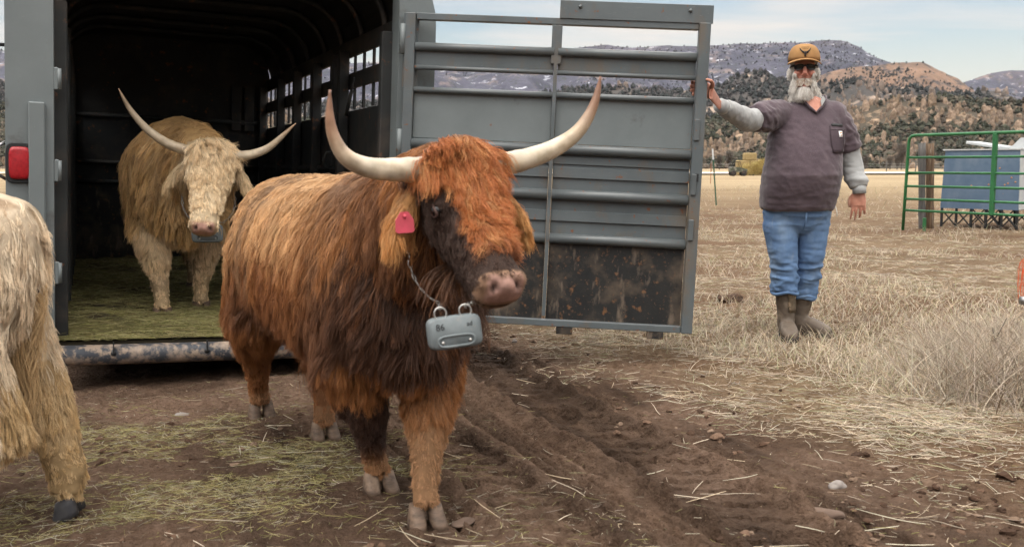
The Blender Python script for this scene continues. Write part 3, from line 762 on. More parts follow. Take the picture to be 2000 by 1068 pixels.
# z measured from the gate's bottom edge
G.box((.030, 0, .885), (.06, .055, 1.77), bev=.004)                # hinge stile
G.box((GW - .032, -.004, .885), (.064, .075, 1.77), bev=.004)         # latch stile
G.box((GW / 2, .002, 1.751), (GW - .13, .05, .038), bev=.003)            # top rail
G.box((GW / 2, -.002, .019), (GW - .13, .05, .038), bev=.003)            # bottom rail
G.box((.875, .001, .895), (.020, .055, 1.672))                      # middle rib
gate = G.build('rear_gate', m_gate, T)
gate.location = (W2 + .012, -.10, .11); gate.scale = (.957,) * 3
gate.rotation_euler = (0, R(.5), R(-26.2))
def gpart(name, z0, z1, y, th, mat, x0=.062, x1=GW - .066):
    return MB().box(((x0 + x1) / 2, y, (z0 + z1) / 2), (x1 - x0, th, z1 - z0), bev=.002).build(name, mat, gate)
X = [(.062, .863), (.887, GW - .068)]
for (x0, x1) in X:
    for (z0, z1, fl) in ((1.555, 1.605, 1), (1.448, 1.476, 1), (1.318, 1.352, 1), (1.0, 1.058, 1), (.738, .80, 1), (.485, .544, 1)):
        zc = (z0 + z1) / 2
        m = MB().tube([(x0, -.012, zc), ((x0 + x1) / 2, -.012, zc), (x1, -.012, zc)], (z1 - z0) / 2, 14, flat=(1, 1)); m.build('tube_rail', m_gate2, gate)
    gpart('slat', 1.47, 1.562, .004, .012, m_gate, x0, x1)
    gpart('sheet', 1.06, 1.325, .008, .010, m_paint, x0, x1)
    gpart('sheet', .795, 1.005, .012, .010, m_gate, x0, x1)
    gpart('sheet', .54, .742, .013, .010, m_gate, x0, x1)
    gpart('flat_rib', .866, .927, -.001, .012, m_gate, x0, x1)
    gpart('flat_rib', .616, .677, -.001, .012, m_gate, x0, x1)
    gpart('flat_rib', .944, .99, .003, .010, m_gate, x0, x1)
    gpart('black_lower_panel', .040, .487, .010, .010, m_dirty, x0, x1)
MB().box((.875, -.012, 1.62), (.058, .028, .22), bev=.003).build('middle_plate', m_gate, gate)
MB().box((1.318, -.022, 1.818), (.865, .016, .102), bev=.002).build('top_plate', m_gate, gate)
for xx in (1.0, 1.62): MB().ball((xx, -.032, 1.835), .011, 10, 8).build('rivet', m_gate2, gate)
MB().box((.03, .02, 1.56), (.09, .012, .42)).build('hinge_plate', m_gate, gate)
for zz in (1.62, 1.02, .35): MB().tube([(-.012, -.02, zz - .085), (-.012, -.02, zz), (-.012, -.02, zz + .085)], .017, 10).build('hinge', m_paint, gate)
for xx in (1.00, 1.53): MB().box((xx, 0, -.022), (.095, .05, .042), bev=.003).build('foot_block', m_dirty, gate)
for zz in (1.17, .86, .60): MB().box((GW - .045, -.046, zz), (.03, .012, .12), bev=.003).build('latch_keeper', m_gate2, gate)
MB().box((GW - .03, -.0425, .90), (.022, .006, .045)).build('latch_hole', m_black, gate)
# ---- litter on the trailer floor
nxh, nyh = 150, 260
hx_ = np.linspace(-W2 + .01, W2 - .01, nxh); hy_ = np.linspace(-.02, TR_L - .03, nyh); HX, HY = np.meshgrid(hx_, hy_)
PH = xyz(HX.ravel(), HY.ravel())
def hayz(P):
    return .012 + .075 * fbm(P * 2.6, 4, 301) * sstep(.0, .35, P[:, 1]) + .03 * fbm(P * 14, 2, 305) * sstep(-.02, .2, P[:, 1])
HZ = hayz(PH); me = bpy.data.meshes.new('hay_bedding'); I = np.arange(nxh * nyh).reshape(nyh, nxh)
me.from_pydata(np.stack([HX.ravel(), HY.ravel(), HZ], -1).tolist(), [], np.stack([I[:-1, :-1], I[:-1, 1:], I[1:, 1:], I[1:, :-1]], -1).reshape(-1, 4).tolist())
me.polygons.foreach_set('use_smooth', [True] * len(me.polygons)); me.update()
n1 = fbm(PH * 3, 4, 311)[:, None]; n2 = sstep(.58, .66, fbm(PH * 4.5, 3, 315))[:, None]
setcol(me, (np.array([.06, .052, .018]) * (1 - n1) + np.array([.17, .15, .055]) * n1) * (1 - .75 * n2) + np.array([.035, .022, .014]) * .75 * n2)
hb = link('hay_bedding', me, None, pmat('bedding', (.2, .16, .06), .95, attr='col', var=(.5, .5, .45), scale=30, bump=.8, bscale=80, bdist=.02))
hb.matrix_world = T.matrix_basis.copy(); tag(hb, 'trampled green hay and muck covering the trailer floor', 'hay', kind='stuff')
N = 42000
x = rng.uniform(-W2 + .04, W2 - .04, N); y = rng.random(N) ** 1.6 * (TR_L - .2) + .0
P0 = xyz(x, y); keep = rng.random(N) < .16 + .84 * sstep(.46, .58, fbm(P0 * 3.3, 3, 321)); x, y = x[keep], y[keep]; P0 = P0[keep]
A = lying('', x, y, hayz(P0), rng.uniform(.03, .13, len(x)), .0009 * rng.uniform(.6, 1.3, len(x)) * (1 + y * .12), HAY * np.array([.68, .72, .70]), .3)
o = curves('loose_hay', *A, m_straw); o.matrix_world = T.matrix_basis.copy()
tag(o, 'loose greenish yellow hay stalks on the trailer floor', 'hay', kind='stuff')
# ------------------------------------------------------------------ long-haired cattle
m_fur = hairmat('long_hair', .5, .3)
m_hide = pmat('hide', (.2, .1, .05), .8, attr='col', var=(.7, .68, .66), scale=30, spec=.25, bump=.35, bscale=120, bdist=.004)
m_hoof = pmat('hoof_horn', (.15, .10, .068), .6, var=(.07, .048, .035), scale=18, stretch=(1, 1, 4), bump=.2, bscale=60, bdist=.003, layers=[((.27, .19, .135), 9, .54, .70)])
m_hoofd = pmat('dark_hoof_horn', (.03, .03, .034), .5, var=(.05, .048, .048), scale=18, bump=.2, bscale=60, bdist=.003)
m_horn = pmat('horn', (.6, .5, .38), .38, attr='col', var=(.74, .70, .64), scale=22, spec=.4, bump=.12, bscale=45, bdist=.002)
m_eye = pmat('eye_ball', (.006, .005, .005), .10, spec=.35)
m_lid = pmat('eyelid', (.055, .030, .024), .5)
def lerp(a, b, t): return a * (1 - t) + b * t
def cow(name, label, loc, heading, scale, hd, legs, cols, horns, fur_n, voxel_size, dark_hoof=False, seed=1, tail=None, group='long-haired cattle'):
    rg = np.random.default_rng(seed)
    root = empty(name, loc, (0, 0, math.atan2(heading[1], heading[0])), scale)
    tag(root, label, 'cow', group)
    # head frame
    yaw, pit, rol = R(hd['yaw']), R(hd['pitch']), R(hd['roll'])
    Ph = np.array(hd['pos'], float)
    fh = np.array([cos(yaw), sin(yaw), 0]); l0 = np.array([-sin(yaw), cos(yaw), 0]); up = np.array([0, 0, 1.0])
    lh = l0 * cos(rol) + up * sin(rol); uph = np.cross(fh, lh)
    f = fh * cos(pit) - uph * sin(pit); u = np.cross(f, lh)
    hk = hd.get('size', 1.0)
    H = lambda s, l, uu: Ph + (f * s + lh * l + u * uu) * hk
    mb = MB()
    # trunk
    st = [(-.72, .90, .10, .09), (-.68, .88, .20, .18), (-.59, .86, .25, .24), (-.44, .84, .28, .275), (-.22, .815, .305, .305), (.05, .80, .315, .31),
          (.3, .80, .335, .295), (.5, .81, .34, .265), (.64, .81, .31, .235), (.74, .82, .20, .16)]
    mb.rings([(x, 0, z) for x, z, h, w in st], [(0, w, 0) for x, z, h, w in st], [(0, 0, h) for x, z, h, w in st], 26, 2.3)
    # neck with dewlap
    nb = np.array([.50, 0, .86]); ne = H(.06, 0, -.13)
    C = []; U = []; W = []
    for t in np.linspace(0, 1, 6):
        c = nb * (1 - t) + ne * t + np.array([0, 0, .03 * sin(pi * t)]); C.append(c); U.append((0, lerp(.24, .125, t ** .8), 0)); W.append((.06 * (1 - t), 0, lerp(.30, .165, t ** .8)))
    mb.rings(C, U, W, 22)
    mb.ball((.62, 0, .63), (.16, .15, .17))
    # head
    hs = [(-.075, .06, .05, .015), (-.05, .105, .09, .035), (0, .128, .125, .045), (.08, .132, .145, .04), (.16, .125, .145, .028), (.24, .10, .125, .016), (.32, .083, .105, .008),
          (.40, .076, .09, .006), (.45, .082, .084, .004), (.49, .084, .080, -.002), (.518, .074, .068, -.008), (.53, .058, .052, -.016), (.535, .03, .028, -.03)]
    mb.rings([H(s, 0, t - h) for s, w, h, t in hs], [lh * w * hk for s, w, h, t in hs], [u * h * hk for s, w, h, t in hs], 24, 2.25)
    for sg in (-1, 1):
        mb.ball(H(.160, sg * .098, -.040), .032 * hk, 12, 8)            # brow and orbit
        mb.ball(H(.485, sg * .045, -.040), (.035, .035, .035), 12, 8)  # nostril wing
        # ear: a broad drooping leaf
        e = [H(.02, sg * .10, -.09), H(.04, sg * .15, -.115), H(.085, sg * .195, -.135), H(.14, sg * .225, -.14), H(.175, sg * .235, -.14)]
        mb.tube(e, [.030, .042, .046, .030, .012], 12, flat=(1, .42))
    mb.tube([H(.44, 0, -.165), H(.40, 0, -.155), H(.3, 0, -.16)], [.03, .05, .06], 12)
    # legs
    for L in legs:
        J = list(L['j']); J[-1] = (J[-1][0], J[-1][1], J[-1][2] - .022); mb.tube(J, L['r'], 14); mb.ball(J[0], L['r'][0], 14, 10)
        for p, rr in zip(J[1:-1], L['r'][1:-1]): mb.ball(p, rr * 1.02, 12, 8)
    me = voxel(mb, 'body', voxel_size, 5)
    co = coords(me)
    def hc(P):
        d = (P - Ph) / hk; return d @ f, d @ lh, d @ u
    def region(P):
        s, l, uu = hc(P)
        ear = (np.abs(l) > .135) & (np.abs(l) < .33) & (s > -.05) & (s < .25) & (uu < .03) & (uu > -.2)
        head = (s > -.10) & (s < .58) & (np.abs(l) < .16) & (uu > -.215 + .10 * sstep(.25, .0, s)) & ~ear
        leg = P[:, 2] < .50 + .05 * (np.abs(P[:, 0]) > .3)
        leg &= np.min([np.min([np.linalg.norm(P - np.array(L['j'][k]), axis=1) for k in range(1, len(L['j']))], axis=0) for L in legs], axis=0) < .22
        leg &= ~head & ~ear
        return s, l, uu, head, ear, leg
    s, l, uu, head, ear, leg = region(co)
    # nostrils and mouth pressed in
    no = vnormals(me)
    for sg in (-1, 1):
        q = np.sqrt(((s - .512) / .024) ** 2 + ((l - sg * .043) / .019) ** 2 + ((uu + .030 + .5 * (np.abs(l) - .043)) / .024) ** 2)
        co = co - no * (.016 * (1 - sstep(.4, 1.1, q)))[:, None]
    mouth = np.exp(-((uu + .118 - .05 * (s - .48)) / .007) ** 2) * sstep(.38, .43, s) * head
    co = co - no * (.009 * mouth)[:, None]
    setco(me, co)
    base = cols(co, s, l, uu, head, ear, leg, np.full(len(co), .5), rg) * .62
    nose = head & (s > .478)
    pink = np.array(hd.get('nose', (.42, .24, .19))); tan = np.array(hd.get('muzzle', (.36, .22, .14)))
    nz_ = vnoise(co * 60, 3)[:, None]
    pad = (sstep(.485, .505, s + .03 * vnoise(co * 25, 8) - .015) * sstep(-.095, -.075, uu) * sstep(.070, .055, np.abs(l)))[:, None]
    base = np.where(nose[:, None], (tan * (1 - pad) + pink * pad) * (.7 + .5 * nz_), base)
    nq = np.min([np.sqrt(((s - .512) / .026) ** 2 + ((l - sg * .043) / .017) ** 2 + ((uu + .030 + .5 * (np.abs(l) - .043)) / .022) ** 2) for sg in (-1, 1)], axis=0)
    base = base * (.12 + .88 * sstep(.55, 1.0, nq))[:, None]
    base = np.where((mouth > .3)[:, None], base * .25, base)
    setcol(me, base)
    body = link('body', me, root, m_hide)
    # eyes
    for sg in (-1, 1):
        q = MB().ball(H(.175, sg * .117, -.050), .0175, 14, 10).build('eye', m_eye, root)
        e = []
        for a in np.linspace(0, 2 * pi, 17)[:-1]:
            e.append(H(.175 + .022 * cos(a), sg * (.130 - .006 * abs(cos(a))), -.050 + .014 * sin(a)))
        e.append(e[0]); MB().tube(e, .0045, 6, cap=False).build('eyelid', m_lid, q)
    # horns: (out, up, forward) from the base
    for sg, pts in zip((-1, 1), horns['pts']):
        b0 = Ph + f * .005 + u * (-.03)
        p = np.array([b0 + lh * sg * (.085 + a) + uph * b + fh * c for a, b, c in pts])
        t = np.linspace(0, 1, len(p)); tt = np.linspace(0, 1, 40)
        # smooth the outline
        from numpy import interp
        q = np.stack([interp(tt, t, p[:, k]) for k in range(3)], -1)
        for _ in range(18): q[1:-1] = (q[:-2] + 2 * q[1:-1] + q[2:]) / 4
        r0 = horns['r']
        rad = r0 * np.clip((1 - tt) ** .62 * .97, .10, 1) * (1 + .03 * np.sin(tt * 60) * (tt < .3))
        m = MB().tube(q, rad, 18); o = m.build('horn', m_horn, root)
        oc = coords(o.data); k = np.argmin(((oc[:, None] - q[None]) ** 2).sum(-1), axis=1); tv = tt[k]
        n_ = .5 * fbm(oc * 9, 4, 7) + .5 * vnoise(np.stack([np.cos(np.arange(len(oc)) % 18 * .349) * 3, np.sin(np.arange(len(oc)) % 18 * .349) * 3, tv * 4], -1), 3)
        pal = np.array(horns['col']); c = np.stack([np.interp(tv + .12 * (n_ - .5), np.linspace(0, 1, len(pal)), pal[:, j]) for j in range(3)], -1)
        c *= (.62 + .5 * vnoise(oc * 38, 9) + .28 * vnoise(np.stack([np.cos(np.arange(len(oc)) % 18 * .349) * 4, np.sin(np.arange(len(oc)) % 18 * .349) * 4, tv * 7], -1), 5))[:, None]
        setcol(o.data, c)
    # hooves: two claws each
    for L in legs:
        J = [np.array(q, float) for q in L['j']]; foot = J[-1]; a = R(L.get('toe', 0)); fd = np.array([cos(a), sin(a), 0]); sd = np.array([-sin(a), cos(a), 0])
        lift = L.get('lift', 0)
        hf = None
        for sg in (-1, 1):
            q = MB(); c0 = np.array([foot[0], foot[1], 0]) + sd * sg * .030
            ang = R(L.get('pitch', 0)); dn = np.array([0, 0, -1.0]) * cos(ang) + -fd * sin(ang)
            fw = fd * cos(ang) + np.array([0, 0, -1.0]) * sin(ang)
            top = np.array([c0[0], c0[1], 0]) + np.array([0, 0, .068 + lift])
            C = [top, top + dn * .024 + fw * .008, top + dn * .048 + fw * .020 + sd * sg * .003, top + dn * .067 + fw * .030 + sd * sg * .005]
            if sg < 0: C = [cc_ - fd * .006 for cc_ in C]
            q.rings(C, [fw * .030, fw * .039, fw * .047, fw * .053], [sd * .021, sd * .025, sd * .0275, sd * .028], 16, 2.6)
            q.build('hoof', m_hoofd if dark_hoof else m_hoof, root)
    # ---- the coat
    def wgt(P):
        s, l, uu, head, ear, leg = region(P)
        w = np.ones(len(P)); w[head] = 4.0; w[ear] = 3.2; w[head & (s > .44)] = 4.0; w[head & (s > .50)] = 1.0
        w[head & (s < .14) & (uu > -.12)] = 5.5; w[leg] = 1.7; w[leg & (P[:, 2] < .30)] = 3.2
        return w
    P, N = sample(me, fur_n, wgt)
    s, l, uu, head, ear, leg = region(P)
    n = len(P); K = 7
    sy = np.sign(P[:, 1]) * sstep(.0, .06, np.abs(P[:, 1]))
    wob = np.stack([fbm(P * 5 + 3, 3, 401) - .5, fbm(P * 5 + 9, 3, 405) - .5, fbm(P * 5 + 19, 3, 409) - .5], -1)
    flow = np.stack([np.full(n, -.45), sy * .55, np.full(n, -1.0)], -1) + wob * 1.6
    ln = (.115 + .10 * fbm(P * 3.5, 3, 413)) * rg.uniform(.55, 1.15, n); lift = np.full(n, .22); grav = np.full(n, .26)
    # longer fringe low on the flanks and chest
    low = sstep(.85, .5, P[:, 2]) * ~leg * ~head
    ln = ln * (1 - .18 * low)
    topb = sstep(.95, 1.08, P[:, 2]) * ~head * ~ear
    ln = ln * (1 - .15 * topb); lift = lift + .06 * topb
    ln = np.where(leg, .026 + .080 * sstep(.22, .44, P[:, 2]), ln) * np.where(leg, hd.get('feather', 1.0), 1); lift = np.where(leg, .30, lift)
    flow = np.where(leg[:, None], np.array([-.12, 0, -1.0]) + wob * .7, flow)
    # head
    nearc = np.exp(-(l / .05) ** 2)
    fore = head & (s < .15) & (uu > -.11) & (np.abs(l) < .115) & (l > hd.get('bare', -.12) - .02 + .12 * sstep(.06, -.02, s) * -1)
    flow = np.where(head[:, None], f * 1.0 + lh * (l * 5)[:, None] + wob * .8 - u * .1, flow)
    ln = np.where(head, np.where(s > .46, .016, .026 + .035 * sstep(.40, .10, s)), ln)
    lift = np.where(head, .16, lift); grav = np.where(head, .04, grav)
    flow = np.where(fore[:, None], f * 1.0 + lh * (np.clip(l, -.13, .13) * 3.2 + wob[:, 0] * 2.2)[:, None] + wob * .9, flow)
    ln = np.where(fore, hd['fringe'] * (.55 + .6 * rg.random(n)), ln); lift = np.where(fore, .27 + .14 * rg.random(n), lift); grav = np.where(fore, .20, grav)
    # brow swirl
    brow = head & (s >= .13) & (s < .34) & (uu > -.06) & (l > hd.get('bare', -.088)) & (l < .10)
    ln = np.where(brow, hd['fringe'] * .62, ln); lift = np.where(brow, .32, lift); grav = np.where(brow, .10, grav)
    flow = np.where(brow[:, None], f * .8 + lh * (np.clip(l, -.13, .13) * 6)[:, None] + wob * 1.5, flow)
    # ears
    flow = np.where(ear[:, None], lh * np.sign(l)[:, None] * .8 - uph * 1.0 + wob * 1.0, flow)
    ln = np.where(ear, .075 + .05 * rg.random(n), ln); lift = np.where(ear, .28, lift); grav = np.where(ear, .30, grav)
    if False:
        tp = np.array(tail, float); dt = np.min([np.linalg.norm(P - (tp[k] * (1 - a) + tp[k + 1] * a), axis=1) for k in range(len(tp) - 1) for a in (0, .33, .66)], axis=0)
        tl_ = (dt < .05) & (P[:, 2] < tp[1][2] + .02)
        flow = np.where(tl_[:, None], np.array([.25, 0, -1.0]) + wob * .4, flow); lift = np.where(tl_, .06, lift); grav = np.where(tl_, .35, grav); ln = np.where(tl_, .07, ln)
    # nothing grows over the eye
    de = np.min([np.linalg.norm(P - H(.175, sg * .122, -.05), axis=1) for sg in (-1, 1)], axis=0)
    ln = np.where((de < .055) & head, np.minimum(ln, .010), ln)
    nosek = head & (s > .492)
    ln = np.where(nosek, .004, ln)
    ln = ln * rg.uniform(.75, 1.12, n) * hd.get('len', 1)
    tdir = flow - N * np.sum(flow * N, -1, keepdims=True); tdir = nrm(tdir + 1e-4)
    d = nrm(tdir * (1 - lift)[:, None] + N * lift[:, None] + rg.normal(0, .05, (n, 3)))
    G = np.empty((n, K, 3)); G[:, 0] = P - N * .004; p = G[:, 0].copy()
    for k in range(1, K):
        d = nrm(d + np.array([0, 0, -1.0]) * grav[:, None] + tdir * .05)
        p = p + d * (ln / (K - 1))[:, None]; G[:, k] = p
    # locks: two sizes of clump
    t = np.linspace(0, 1, K)
    idc = np.zeros(n, int)
    for (M, amt, pw, jit) in ((n // 220, .34, .9, .016), (n // 26, .50, .75, .0055)):
        gi = rg.choice(n, M, replace=False); kd = kdtree.KDTree(M)
        for i_, g_ in enumerate(gi): kd.insert(P[g_], i_)
        kd.balance()
        near = np.array([kd.find(q)[1] for q in P]); gg = gi[near]
        ok = (np.linalg.norm(P - P[gg], axis=1) < .09) & (head == head[gg]) & (ear == ear[gg])
        w = (amt * t ** pw)[None, :, None] * ok[:, None, None]
        rel = G - G[:, :1]; relg = G[gg] - G[gg][:, :1]
        off = rg.normal(0, jit, (n, 1, 3)) * t[None, :, None]
        tgt = G[gg] + off
        # keep own length: blend towards the guide, never stretching past it
        G = G * (1 - w) + tgt * w
        idc = near
    pl_ = rg.random(idc.max() + 1) * 6.28; al_ = nrm(rg.normal(0, 1, (idc.max() + 1, 3))); ph = pl_[idc] + rg.normal(0, .5, n); wav = np.sin(t[None] * 6.5 + ph[:, None]) * t[None] * .011
    ax = nrm(al_[idc] + rg.normal(0, .35, (n, 3))); wav = wav * np.where(fore | brow, 1.5, 1.0)[:, None]; G = G + ax[:, None, :] * wav[..., None] * np.minimum(ln / .1, 1.3)[:, None, None]
    c = cols(P, s, l, uu, head, ear, leg, rg.random(idc.max() + 1)[idc], rg)
    c = c * rg.uniform(.78, 1.2, (n, 1))
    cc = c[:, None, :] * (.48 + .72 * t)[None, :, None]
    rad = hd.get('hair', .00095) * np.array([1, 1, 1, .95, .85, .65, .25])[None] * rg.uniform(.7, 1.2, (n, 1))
    sel = ln > .006
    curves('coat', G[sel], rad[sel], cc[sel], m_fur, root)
    if tail:
        k = hd.get('tail_n', 3000); tp = np.array(tail, float); tq = rg.random(k) * (len(tail) - 1); ti = tq.astype(int); tt = (tq - ti)[:, None]; st_ = tp[ti] * (1 - tt) + tp[ti + 1] * tt + rg.normal(0, .008, (k, 3))
        MB().tube(tail, [.030, .020, .013, .010, .007][:len(tail)], 10).build('tail', m_lid, root)
        G = st_[:, None, :] + np.linspace(0, 1, K)[None, :, None] * np.array([0, 0, -1.0]) * (rg.uniform(.08, .20, (k, 1, 1)) + .14 * (tq > len(tail) - 2)[:, None, None]) + (rg.normal(0, hd.get('tail_w', .022), (k, 1, 3)) * np.linspace(0, 1, K)[None, :, None])
        G[:, :, :2] += (np.sin(np.linspace(0, 5, K)[None] + rg.random((k, 1)) * 3) * .012)[..., None]
        ctl = np.array(hd.get('tail_col', (.4, .25, .12))) * rg.uniform(.7, 1.2, (k, 1))
        curves('tail_tuft', G, np.full((k, K), .001) * np.linspace(1, .4, K), ctl, m_fur, root)
    return root, H, (f, lh, u, fh, uph)

# -- colour of the coat by place (P in the animal's own frame)
def cols_red(P, s, l, uu, head, ear, leg, cr, rg):
    tanc = np.array([.60, .36, .175]); org = np.array([.40, .165, .052]); brn = np.array([.21, .085, .034]); drk = np.array([.052, .027, .018]); frl = np.array([.36, .115, .032])
    n1 = fbm(P * np.array([3.5, 3.5, 2.0]), 4, 501); n2 = fbm(P * np.array([9, 9, 4]), 3, 505)
    hgt = sstep(.55, 1.08, P[:, 2] + .25 * (n1 - .5))
    c = lerp(brn, org, np.clip(.15 + .75 * hgt + .9 * (n2 - .5) + .5 * (cr - .5), 0, 1)[:, None])
    c = lerp(c, tanc, (sstep(.42, .95, hgt + .55 * (n2 - .5) + .35 * (cr - .5)) * sstep(.75, .15, P[:, 0]) * .95)[:, None])
    # dark patches: lower flank, shoulder and the front of the chest
    dk = sstep(.45, .62, n1 + .22 * sstep(.15, .55, P[:, 0]) - .10 * hgt + .22 * (cr - .5))
    c = lerp(c, drk * 1.9, (dk * .62)[:, None])
    ch = sstep(.42, .72, P[:, 0]) * sstep(1.05, .85, P[:, 2]) * sstep(.40, .58, P[:, 2]) * (1 - head)
    c = lerp(c, drk * 1.25, (ch * .78 * sstep(.30, .62, cr + .4 * n2))[:, None])
    # legs: the leading fore leg is light, the others darker
    right_front = leg & (P[:, 0] > .05) & (P[:, 0] < .52) & (P[:, 2] < .42)
    lightleg = leg & (P[:, 0] > .50)
    c = np.where(leg[:, None], lerp(brn, org, np.clip(.4 + .8 * (n2 - .5), 0, 1)[:, None]), c)
    c = np.where(right_front[:, None], lerp(drk * 1.3, org * .8, sstep(.20, .08, P[:, 2])[:, None]), c)
    c = np.where(lightleg[:, None], lerp(np.array([.34, .185, .09]), np.array([.30, .125, .042]), sstep(.25, .45, P[:, 2])[:, None]), c)
    c = np.where((leg & (P[:, 2] < .14) & ~lightleg)[:, None], lerp(c, np.array([.36, .20, .10]), .6), c)
    # head: dark cheeks, orange poll and fringe
    lim = np.where(l < 0, .062 + .07 * sstep(.10, .0, s), .125)
    top = sstep(-.10, -.02, uu + .05 * (cr - .5)) * sstep(1.15, .85, np.abs(l) / lim) * sstep(.43, .27, s)
    hcol = lerp(drk * .9, frl, top[:, None]); hcol = lerp(hcol, np.array([.33, .20, .12]), (sstep(.465, .50, s) * .8)[:, None])
    hcol = lerp(hcol, np.array([.48, .23, .085]), (top * sstep(.5, .95, cr) * .8)[:, None])
    c = np.where(head[:, None], hcol, c)
    c = np.where(ear[:, None], lerp(np.array([.46, .20, .06]), np.array([.54, .29, .11]), cr[:, None]), c)
    return c
def cols_cream(P, s, l, uu, head, ear, leg, cr, rg):
    pale = np.array([.80, .58, .33]); gold = np.array([.62, .39, .17]); dk = np.array([.27, .16, .075])
    n1 = fbm(P * 4, 4, 521); n2 = fbm(P * 9, 3, 525)
    c = lerp(gold, pale, np.clip(.25 + 1.3 * (n1 - .5) + .6 * (cr - .5), 0, 1)[:, None])
    c = lerp(c, dk, (sstep(.55, .72, n2 + .2 * (cr - .5)) * .55)[:, None])
    topc = sstep(1.0, 1.1, P[:, 2]) * (1 - head); c = lerp(c, np.array([.46, .26, .09]), (topc * .5)[:, None])
    c = np.where(leg[:, None], lerp(pale * .95, np.array([.60, .45, .30]), n2[:, None]), c)
    hcol = lerp(np.array([.72, .53, .31]), np.array([.88, .71, .48]), np.clip(cr * .9 + .3 * sstep(.15, .35, s), 0, 1)[:, None])
    hcol = lerp(hcol, np.array([.52, .36, .18]), (sstep(-.05, -.14, uu) * .7)[:, None])
    return np.where((head | ear)[:, None], hcol, c)
def cols_white(P, s, l, uu, head, ear, leg, cr, rg):
    pale = np.array([.80, .68, .51]); tn = np.array([.60, .44, .28]); br = np.array([.34, .215, .115])
    n2 = fbm(P * np.array([8, 8, 8]), 3, 545)
    c = lerp(tn, pale, np.clip(.62 + .9 * (n2 - .5) + .7 * (cr - .5), 0, 1)[:, None])
    c = lerp(c, br, (sstep(.60, .74, n2 + .25 * (cr - .5)) * .75)[:, None])
    far_leg = leg & (P[:, 0] < -.62)
    c = np.where(far_leg[:, None], lerp(np.array([.44, .27, .10]), np.array([.62, .46, .27]), np.clip(cr * .6 + .5 * n2, 0, 1)[:, None]), c)
    return c

def leg(j, r, **k): return dict(j=j, r=r, **k)
FR = [.14, .115, .066, .040, .043]; HR_ = [.16, .145, .070, .042, .044]
# red cow striding towards us
RED_LEGS = [
    leg([(.46, .12, .82), (.50, .13, .56), (.63, .055, .34), (.715, .0, .13), (.74, -.01, .085)], FR, toe=-10),
    leg([(.42, -.12, .82), (.44, -.15, .56), (.41, -.08, .33), (.33, -.02, .13), (.34, -.005, .085)], FR, toe=-6),
    leg([(-.50, .13, .84), (-.50, .16, .58), (-.60, .13, .38), (-.44, .07, .13), (-.42, .06, .085)], HR_, toe=-8),
    leg([(-.50, -.13, .84), (-.58, -.16, .58), (-.82, -.12, .39), (-.91, -.08, .14), (-.91, -.07, .09)], HR_, toe=-5, pitch=12),
]
RED_LOC = (-.64, 3.79, 0); RED_HEAD = (.5, -.866)
red, HRed, FRed = cow('highland_cow', 'shaggy reddish brown cow with a dark face striding towards the camera in front', RED_LOC, RED_HEAD, 1.0,
    dict(pos=(1.03, -.035, 1.168), yaw=-4, pitch=46, roll=2.5, size=.85, fringe=.14, bare=-.030, nose=(.36, .215, .175), muzzle=(.25, .15, .095), hair=.00078, tail_col=(.35, .16, .06)),
    RED_LEGS, cols_red,
    dict(pts=[[(0, 0, 0), (.09, .004, 0), (.18, .010, .01), (.255, .045, .02), (.285, .13, .02), (.275, .225, .02)],
              [(0, 0, 0), (.10, .008, 0), (.20, .03, .01), (.31, .08, .02), (.375, .17, .02), (.395, .255, .02)]],
         r=.040, col=[(.36, .30, .235), (.50, .43, .33), (.55, .485, .38), (.46, .37, .27), (.25, .14, .085), (.19, .09, .055)]),
    270000, .0095, seed=3, tail=[(-.62, .05, 1.03), (-.70, .08, .96), (-.72, .10, .75), (-.72, .11, .58), (-.71, .12, .46)])
# cream cow still in the trailer
def trl(x, y, z=0.0): return T.matrix_basis @ Vector((x, y, z))
CR_LOC = Vector((-2.22, 6.66, 0)); CR_LOC.z = .235
C_LEGS = [
    leg([(.44, .12, .82), (.46, .14, .56), (.44, .12, .33), (.42, .10, .13), (.43, .10, .085)], FR, toe=0),
    leg([(.44, -.12, .82), (.48, -.17, .58), (.60, -.15, .35), (.615, -.13, .13), (.635, -.13, .085)], FR, toe=0),
    leg([(-.50, .13, .84), (-.50, .16, .58), (-.72, .14, .38), (-.64, .13, .13), (-.62, .13, .085)], HR_),
    leg([(-.50, -.13, .84), (-.50, -.16, .58), (-.62, -.14, .38), (-.46, -.12, .13), (-.44, -.12, .085)], HR_),
]
cream, HCr, FCr = cow('highland_cow', 'cream cow with wide pale horns standing on the hay inside the trailer', CR_LOC, (.365, -.931), 1.05,
    dict(pos=(1.02, .135, .955), yaw=-8, pitch=60, roll=-6, size=.88, fringe=.13, nose=(.50, .29, .23), muzzle=(.50, .35, .22), hair=.0010),
    C_LEGS, cols_cream,
    dict(pts=[[(0, 0, 0), (.14, .025, 0), (.26, .10, .02), (.35, .20, .03), (.40, .29, .04)],
              [(0, 0, 0), (.11, .012, 0), (.21, .06, .02), (.28, .14, .03), (.345, .215, .04)]],
         r=.032, col=[(.42, .33, .23), (.50, .42, .31), (.52, .44, .33), (.46, .36, .25), (.40, .27, .17)]),
    130000, .011, seed=5, tail=[(-.62, .05, 1.03), (-.70, .08, .96), (-.72, .10, .75), (-.72, .11, .58), (-.71, .12, .46)])
